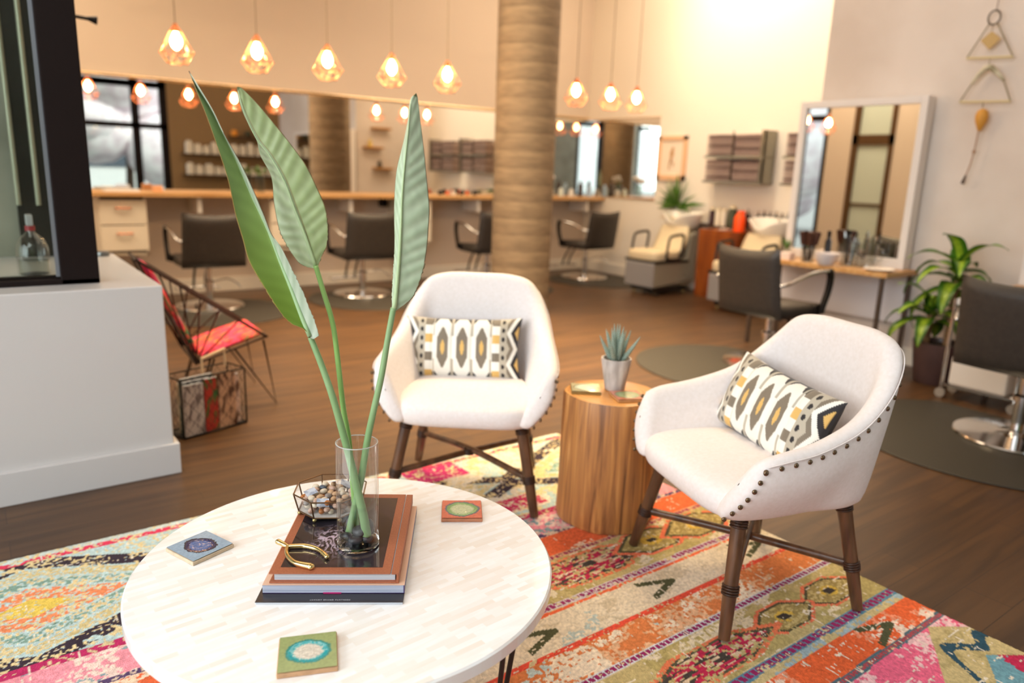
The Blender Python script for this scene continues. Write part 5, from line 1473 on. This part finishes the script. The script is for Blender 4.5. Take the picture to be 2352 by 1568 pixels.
# ------------------------------------------------------- wooden back bar
ORW = mat('orange_wood', S(168, 88, 30), .35, c2=S(118, 52, 20), nscale=2, stretch=(4, 4, 1), rng=(.3, .7))
t = thing('back_bar_cabinet', 'orange-brown wooden cabinet with dark top between the shampoo chairs', 'cabinet', (6.62, 5.06, 0))
MB().box(-.16, .18, -.26, .26, 0, .735).build('carcass', ORW, t, smooth=None, bevel=(.003, 2))
MB().box(-.168, -.160, .01, .245, .04, .70).build('door', ORW, t, smooth=None, bevel=(.002, 2))
MB().box(-.168, -.160, -.245, -.005, .04, .70).build('door', ORW, t, smooth=None, bevel=(.002, 2))
t = thing('bottle_shelf', 'long dark wall shelf behind the basins carrying the bottles', 'shelf', (6.67, 4.98, .735))
MB().box(.058, .13, -1.1, .95, .001, .028).build('board', mat('shelf_dark', S(94, 70, 52), .5), t, smooth=None)
MB().box(.105, .13, -1.1, .95, .028, .04).build('upstand', mat('rail_dark', S(80, 60, 46), .5), t, smooth=None)
bz = .764
def bottle(label, grp, y, x, h, r, c, cap, neck=.3, pump=False):
    t = thing('shampoo_bottle', label, 'bottle', (x, y, bz), 0, grp)
    MB().lathe([(0, 0), (r, 0), (r, h * .68), (r * .9, h * .74), (r * neck, h * .8), (r * neck, h * .84), (0, h * .84)], 18).build('body', c, t, smooth=40)
    if pump: MB().lathe([(0, h * .84), (r * .3, h * .84), (r * .3, h), (0, h)], 10).build('pump', cap, t, smooth=40)
    else: MB().lathe([(0, h * .84), (r * .95, h * .84) if neck > .5 else (r * .4, h * .84), (r * .35, h), (0, h)], 14).build('cap', cap, t, smooth=40)
WH = mat('bottle_white', S(238, 226, 200), .35); DK = mat('bottle_black', S(26, 24, 24), .25); DKB = mat('bottle_brown', S(64, 28, 18), .25); CAPC = mat('cap_cream', S(232, 214, 178), .4); CAPT = mat('cap_taupe', S(150, 120, 96), .4)
ORDW = ['first', 'second', 'third', 'fourth', 'fifth', 'sixth', 'seventh', 'eighth', 'ninth', 'tenth', 'eleventh']
for i, y in enumerate((5.39, 5.31, 5.23)): bottle('cream-capped dark bottle on the back shelf, %s from the left' % ORDW[i], 'cream capped bottles', y, 6.745, .20, .033, (DKB, WH, WH)[i], CAPC, .9)
bottle('large cone-topped cream bottle on the back shelf, left of the orange one', None, 5.12, 6.745, .235, .045, mat('bottle_green', S(70, 72, 40), .3), CAPC, .9)
for i in range(11): bottle('dark brown pump bottle on the back shelf, %s from the left of the dark row' % ORDW[i], 'dark pump bottles', 5.01 - i * .072 - (.06 if i > 1 else 0), 6.765, .19 + .012 * (i % 2), .027, (DKB, DK)[i > 1], CAPT, .3, True)
t = thing('orange_bottle', 'bright orange bottle standing before the dark bottles on the cabinet', 'bottle', (6.535, 4.86, .7355))
ORG = mat('self_lit_orange', S(255, 84, 18), .4, emit=S(255, 70, 10), estr=.15)  # faint glow added to the orange; the bottle is no lamp
MB().lathe([(0, 0), (.055, 0), (.058, .02), (.058, .13), (.05, .165), (.03, .19), (.028, .215), (0, .215)], 24).build('body', ORG, t, smooth=50)
MB().tube([(0, 0, .2), (0, -.055, .205)], .014).build('spout', ORG, t)
o = MB().box(-.05, .05, -.05, .05, 0, .02).build('folded_cloth', mat('cloth_pinkish', S(206, 178, 160), .8), smooth=None, bevel=(.006, 2), loc=(6.53, 5.03, .7355)); tag(o, 'small folded pale cloth on the orange cabinet', 'cloth')

# palm in a vase on a small ledge behind the first basin
t = thing('wall_ledge', 'small white ledge on the wall under the spiky palm', 'shelf', (6.70, 5.90, .80))
MB().box(-.11, .10, -.16, .12, 0, .02).build('board', mat('ledge_white', S(220, 200, 168), .5), t, smooth=None)
t = thing('spiky_palm', 'spiky green palm in a clear vase behind the shampoo basin', 'plant', (6.725, 5.90, .8205))
MB().lathe([(0, .002), (.06, .002), (.07, .13), (.066, .13), (.055, .008), (0, .008)], 24).build('vase', CLEARP, t, smooth=60)
m = MB(); rg = random.Random(12)
for k in range(46):
    q = rg.uniform(0, 2 * PI); el = rg.uniform(.15, 1.45); L_ = rg.uniform(.30, .44)
    d = Vector((math.cos(q) * math.cos(el) * (.12 if math.cos(q) > 0 else 1), math.sin(q) * math.cos(el), math.sin(el))).normalized(); sd = d.cross(Vector((0, 0, 1))).normalized() * .012
    b0 = Vector((0, 0, .10)); e = b0 + d * L_ - Vector((0, 0, .10 * math.cos(el) ** 2))
    mid = b0 + d * L_ * .5
    m.add([b0 - sd * .4, b0 + sd * .4, mid + sd, e, mid - sd], [(0, 1, 2, 3, 4)])
m.build('foliage', mat('palm_green', S(58, 100, 30), .4, c2=S(96, 138, 48), nscale=12), t, smooth=None)

# -------------------------------------------- wire lounge chair on the left
WIRE = mat('bronze_wire', S(66, 50, 42), .35, .75)
t = thing('wire_lounge_chair', 'bronze wire lounge chair with bright patchwork pads behind the half wall', 'chair', (.965, 4.06, 0), math.radians(-3))
def w_(x, y, z): return Vector((x - .95, y - 4.07, z))
ya, yb_ = 3.845, 4.27
fr = MB()
for y in (ya, yb_):
    yt = y if y < 4 else y - .16
    fr.tube([w_(.625, yt, .80), w_(1.215, y, .375)], .0075, 8)
    fr.tube([w_(.86, y, .265), w_(.625, yt, .80)], .006, 8)
    fr.tube([w_(.86, y, .265), w_(1.215, y, .375)], .006, 8)
fr.tube([w_(.625, ya, .80), w_(.625, yb_ - .16, .80)], .0085, 8).tube([w_(1.215, ya, .375), w_(1.215, yb_, .375)], .0085, 8).tube([w_(.86, ya, .265), w_(.86, yb_, .265)], .008, 8)
fr.build('frame', WIRE, t, smooth=60)
for y in (ya, yb_):
    for k in range(1, 6):
        s_ = k / 6.5
        MB().tube([w_(.86, y, .265), w_(.625, y if y < 4 else y - .16, .80).lerp(w_(1.215, y, .375), s_)], .004, 6).build('rod', WIRE, t)
for x, dx, ys in ((1.15, .10, (ya + .01, yb_ - .01)), (.90, -.05, (ya + .01, yb_ - .01))):
    for y in ys:
        sgn = -1 if y < 4.05 else 1
        z0 = .355 if x > 1 else .28
        tip = w_(x + dx, y + sgn * .02, .004)
        MB().tube([w_(x - .10 * (1 if x > 1 else -.3), y, z0 - .03 if x > 1 else z0), tip, w_(x + .05, y, z0)], .006, 8).build('hairpin_leg', WIRE, t, smooth=60)
def pad(name, p00, p10, p01, p11, th, ncol, seed):
    n = 40; rows = []; cols = []
    us = np.linspace(0, 1, n)
    U, Vv = np.meshgrid(us, us)
    pal = np.array([(226, 44, 60), (232, 70, 110), (222, 130, 50), (196, 40, 90), (60, 130, 140), (150, 120, 60), (236, 90, 80), (40, 110, 60), (120, 60, 140)])
    idx = (fbm(U * 2.5 + seed, Vv * 9, seed) * 15).astype(int) % len(ncol)
    C = pal[np.array(ncol)[idx]].astype(float) * (.8 + .35 * vnoise(U * 30, Vv * 30, seed))[..., None]
    nrm = (p10 - p00).cross(p01 - p00).normalized()
    m = MB()
    for side in (1, -1):
        rows = []
        for j in range(n):
            row = []
            for i in range(n):
                u, v = us[i], us[j]
                p = p00.lerp(p10, u).lerp(p01.lerp(p11, u), v)
                e = (1 - abs(2 * u - 1) ** 6) * (1 - abs(2 * v - 1) ** 6)
                q = .82 + .18 * abs(math.sin(v * PI * 5))
                row.append(p + nrm * side * th * max(e, 0) ** .5 * q)
            rows.append(row)
        m.sheet(rows)
    o = m.build(name, mat('patchwork_' + name, (.5, .1, .1), .75, attr='Col'), t, smooth=180)
    paint_attr(o, np.concatenate([C.reshape(-1, 3)] * 2))
pad('seat_pad', w_(.885, ya + .025, .295), w_(1.205, ya + .025, .392), w_(.885, yb_ - .025, .295), w_(1.205, yb_ - .025, .392), .022, [0, 1, 2, 3, 6, 5, 0, 1], 4)
pad('back_pad', w_(.875, ya + .03, .31), w_(.655, ya + .03, .785), w_(.875, yb_ - .12, .31), w_(.655, yb_ - .20, .785), .022, [0, 6, 7, 4, 8, 0, 3], 7)

# --------------------------------------------------------- magazine basket
bx, by, brz = .845, 3.60, math.radians(17)
t = thing('wire_basket', 'black wire mesh basket of magazines on the floor beside the half wall', 'basket', (bx, by, 0), brz)
hx, hy, hz = .165, .075, .285
m = MB()
R0 = [(-hx, -hy), (hx, -hy), (hx, hy), (-hx, hy)]
for z in (.006, hz): m.tube([(x, y, z) for x, y in R0], .004, 8, closed=True)
for x, y in R0: m.tube([(x, y, .006), (x, y, hz)], .004, 8)
m.build('frame', BLACK_METAL, t, smooth=60)
m = MB()
def meshside(a, b):
    a = Vector((a[0], a[1], 0)); b = Vector((b[0], b[1], 0)); L_ = (b - a).length; n = max(3, int(L_ / .05))
    for k in range(-8, n + 8):
        for sgn in (1, -1):
            u0 = k / n; u1 = u0 + sgn * (hz / .05 * .045) / L_ * .9
            P = []
            for s_ in np.linspace(0, 1, 14):
                u = u0 + (u1 - u0) * s_
                if -.001 <= u <= 1.001: P.append(a.lerp(b, u) + Vector((0, 0, .006 + (hz - .006) * s_)))
            if len(P) > 1: m.tube([P[0], P[-1]], .0009, 4)
for i in range(4): meshside(R0[i], R0[(i + 1) % 4])
m.build('wire_mesh', BLACK_METAL, t, smooth=None)
MB().box(-hx, hx, -hy, hy, .003, .006).build('bottom', BLACK_METAL, t, smooth=None)
HND = mat('basket_handle', S(214, 186, 150), .5)
hd = MB().tube([(-.02, -.012, hz), (-.02, -.012, .355), (.12, .02, .375), (.12, .02, hz)], .006, 8).build('handle', HND, t, smooth=60)
mags = [('magazine with pale speckled cover at the left side of the basket', -.115, .05, S(196, 180, 172), S(120, 104, 100)), ('magazine with blue-grey cover in the basket', -.085, .02, S(150, 156, 160), S(60, 60, 66)), ('magazine with dark teal spine in the basket', -.06, 0, S(50, 70, 70), S(150, 140, 130)),
        ('magazine with cream pages in the basket', -.035, .0, S(226, 212, 186), S(180, 160, 130)), ('magazine with red and green cover in the middle of the basket', -.005, -.01, S(176, 52, 40), S(60, 100, 50)), ('magazine with brown branch picture cover in the basket', .045, 0, S(196, 150, 118), S(90, 56, 40)),
        ('magazine with pinkish bark picture cover at the right of the basket', .095, 0, S(214, 182, 166), S(110, 76, 60))]
ca, sa = math.cos(brz), math.sin(brz)
for i, (lb, x, lean, c_, d_) in enumerate(mags):
    lx, wm, y = [(-.10, .050, -.058), (-.075, .068, -.038), (-.06, .082, -.018), (-.05, .09, .004), (-.012, .033, -.058), (.071, .046, -.058), (.086, .066, -.036)][i]
    wx, wy = bx + lx * ca - y * sa, by + lx * sa + y * ca
    t2 = thing('magazine', lb, 'magazine', (wx, wy, .0068), brz, 'magazines standing in the wire basket')
    off = -.02 + .006 * i
    MB().box(-wm, wm, -.006, .006, 0, .245 + .012 * (i % 3)).build('cover', mat('mag_cover_%d' % i, c_, .4, c2=d_, nscale=18, stretch=(2.2, 1, .8), rng=(.5, .6)), t2, smooth=None)
    MB().box(-wm + .004, wm - .001, -.0045, .0045, .246 + .012 * (i % 3), .2475 + .012 * (i % 3)).build('pages', PAGES, t2, smooth=None)

# ------------------------------------- spray bottle and tin near the window
t = thing('spray_bottle', 'clear spray bottle with red collar standing behind the window glass', 'bottle', (.205, 3.62, HWZ + .0005))
MB().lathe([(0, .002), (.056, .002), (.06, .01), (.06, .11), (.046, .145), (.015, .175), (.015, .18), (0, .18)], 28).build('bottle', CLEARP, t, smooth=60)
MB().lathe([(0, .18), (.018, .18), (.018, .20), (0, .20)], 20).build('collar', mat('red_collar', S(150, 44, 50), .4), t, smooth=40)
MB().box(-.012, .012, -.02, .045, .20, .245).box(-.005, .005, .025, .034, .15, .2).build('trigger_head', mat('trigger_grey', S(160, 160, 160), .4), t, smooth=None, bevel=(.004, 2))
MB().lathe([(0, .004), (.054, .004), (.054, .06), (0, .06)], 24).build('liquid', thin_glass('bottle_liquid', (.82, .86, .84), 1.33), t, smooth=60)
lathe_thing('metal_tin', 'small round metal tin at the far end of the half wall ledge', 'tin', (.53, 4.20, HWZ + .0005), [(0, 0), (.034, 0), (.035, .003), (.035, .02), (.032, .024), (0, .024)], mat('tin_metal', S(120, 120, 118), .3, .8), 28)

# ---------------------------------- shop shelves behind the camera (in the mirrors)
SHW = mat('dark_shelf_wood', S(70, 46, 26), .5)
for z, lb in ((1.01, 'lowest'), (1.40, 'middle'), (1.765, 'top')):
    o = MB().box(3.46 if z < 1.7 else 4.35, 5.34, YF + .001, YF + .22, z - .03, z).build('display_shelf', SHW, smooth=None)
    tag(o, 'dark wooden display shelf on the taupe shop wall, %s of three' % lb, 'shelf', 'display shelves')
rg = random.Random(21)
WBX = mat('product_white', S(240, 228, 206), .5)
for row, z in (('lower', 1.0105), ('upper', 1.4005)):
    x = 3.53; i = 0
    while x < 5.2:
        w = rg.uniform(.10, .17); h = rg.uniform(.13, .22)
        b_ = MB().box(0, w, 0, .14, 0, h).box(w * .2, w * .8, .02, .12, h, h + .03)
        o = b_.build('product_box', WBX, smooth=None, bevel=(.004, 2), loc=(x, YF + .04, z))
        tag(o, 'white product box on the %s shop shelf, number %d from the window' % (row, i + 1) if False else 'white product box on the %s shop shelf, %s from the window' % (row, (ORDW + ['twelfth', 'thirteenth', 'fourteenth', 'fifteenth'])[i]), 'box', 'white boxes on the shop shelves')
        x += w + rg.uniform(.012, .05); i += 1
for i, (x, c_) in enumerate([(4.45, S(236, 150, 50)), (4.72, S(70, 66, 40)), (4.95, S(224, 160, 70)), (5.12, S(230, 140, 44))]):
    o = MB().lathe([(0, 0), (.05, 0), (.07, .05), (.06, .1), (.03, .12), (0, .12)], 20).build('amber_jar', mat('amber_%d' % i, c_, .3), smooth=60, loc=(x, YF + .11, 1.7655))
    tag(o, ['amber jar on the top shop shelf, nearest the window', 'dark green pot on the top shop shelf', 'pale amber jar on the top shop shelf, third along', 'orange jar on the top shop shelf, nearest the corner'][i], 'jar')
# three small ledges on the side of the near wall block, also only seen in the mirror
for i, (x, z, lb) in enumerate([(5.83, 1.92, 'highest'), (5.68, 1.60, 'middle'), (5.86, 1.26, 'lowest')]):
    o = MB().box(x - .17, x + .17, YJ + .001, YJ + .13, z - .03, z).build('small_wood_ledge', mat('ledge_oak', S(176, 122, 52), .5), smooth=None)
    tag(o, 'small oak ledge on the cream return wall, %s of the three' % lb, 'shelf', 'small oak ledges')
    if i:
        o = MB().lathe([(0, 0), (.035, 0), (.04, .06), (.02, .1), (.018, .13), (0, .13)], 18).build('ledge_vase', mat('ledge_vase_%d' % i, S(84, 74, 60) if i == 2 else S(220, 190, 110), .4), smooth=60, loc=(x - .06, YJ + .065, z + .0005)); tag(o, ('yellow', 'dark')[i - 1] + ' little vase on the %s oak ledge' % lb, 'vase')
# ----------------------------------------------------------- lights, camera
def area(name, loc, target, sx, sy, power, color, spread=None):
    l = bpy.data.lights.new(name, 'AREA'); l.shape = 'RECTANGLE'; l.size = sx; l.size_y = sy; l.energy = power; l.color = color
    if spread: l.spread = spread
    o = bpy.data.objects.new(name, l); col.objects.link(o); o.location = loc
    d = Vector(target) - Vector(loc)
    o.rotation_euler = d.to_track_quat('-Z', 'Y').to_euler()
    return o
area('daylight_left', (-3.2, 1.0, 2.0), (1.2, 1.7, .4), 3.4, 2.4, 158, (.92, .96, 1.0))
area('daylight_front', (-.6, -.2, 3.3), (1.7, 2.0, .2), 3.2, 1.4, 80, (.95, .97, 1.0))
area('ceiling_warm_back', (2.4, 5.4, 4.1), (2.4, 5.3, 0), 4.2, 1.6, 80, (1.0, .79, .56), 1.9)
area('ceiling_warm_mid', (3.2, 4.1, 4.1), (3.0, 4.1, 0), 2.6, 1.2, 140, (1.0, .76, .42), 1.2)
area('ceiling_warm_right', (5.6, 5.6, 4.1), (5.9, 5.6, 0), 1.6, 2.4, 66, (1.0, .82, .60))
area('fill_left_back', (-.4, 6.2, 4.1), (-.8, 6.2, 0), 1.4, 1.4, 110, (1.0, .80, .56))  # added fill that lifts the dim back-left corner, no fitting there
area('ceiling_near', (3.6, 2.6, 4.1), (3.8, 2.6, 0), 2.4, 2.4, 30, (1.0, .86, .70))
sp = bpy.data.lights.new('wall_wash', 'SPOT'); sp.energy = 180; sp.color = (1, .87, .68); sp.spot_size = math.radians(95); sp.spot_blend = .9; sp.shadow_soft_size = .15
so = bpy.data.objects.new('wall_wash', sp); col.objects.link(so); so.location = (5.3, 5.0, 4.0)
so.rotation_euler = (Vector((6.8, 4.9, 2.7)) - Vector((5.3, 5.0, 4.0))).to_track_quat('-Z', 'Y').to_euler()

sn = bpy.data.lights.new('street_fill_sun', 'SUN'); sn.energy = 3.5; sn.angle = .05; sn.color = (1, .97, .92)  # sun added to brighten street and trees, aimed away from the windows
sno = bpy.data.objects.new('street_fill_sun', sn); col.objects.link(sno); sno.rotation_euler = Vector((-.35, -.75, -.6)).to_track_quat('-Z', 'Y').to_euler()
w = bpy.data.worlds.new('sky'); scene.world = w
w.use_nodes = True
bg = w.node_tree.nodes['Background']; bg.inputs[0].default_value = (.86, .93, 1, 1); bg.inputs[1].default_value = 2.2

cd = bpy.data.cameras.new('camera'); cam = bpy.data.objects.new('camera', cd); col.objects.link(cam)
cd.sensor_width = 36; cd.sensor_fit = 'HORIZONTAL'; cd.lens = 36 * 1685.3 / 2352
pp, rr, yy = .22709, .035213, .63963
f = Vector((math.sin(yy) * math.cos(pp), math.cos(yy) * math.cos(pp), -math.sin(pp)))
rt = Vector((math.cos(yy), -math.sin(yy), 0)); up = rt.cross(f)
r2 = rt * math.cos(rr) + up * math.sin(rr); u2 = up * math.cos(rr) - rt * math.sin(rr)
Mx = Matrix((r2, u2, -f)).transposed().to_4x4(); Mx.translation = Vector((0, 0, 1.27))
cam.matrix_world = Mx
cd.clip_start = .05
cd.dof.use_dof = True; cd.dof.focus_distance = 1.72; cd.dof.aperture_fstop = 1.7; cd.dof.aperture_blades = 9
scene.camera = cam
scene.view_settings.view_transform = 'Standard'
scene.view_settings.look = 'None'
scene.view_settings.exposure = 0.1
scene.cycles.use_denoising = True
scene.cycles.max_bounces = 8
scene.cycles.glossy_bounces = 4
scene.cycles.use_adaptive_sampling = True
scene.cycles.adaptive_threshold = .035
scene.cycles.sample_clamp_indirect = 8
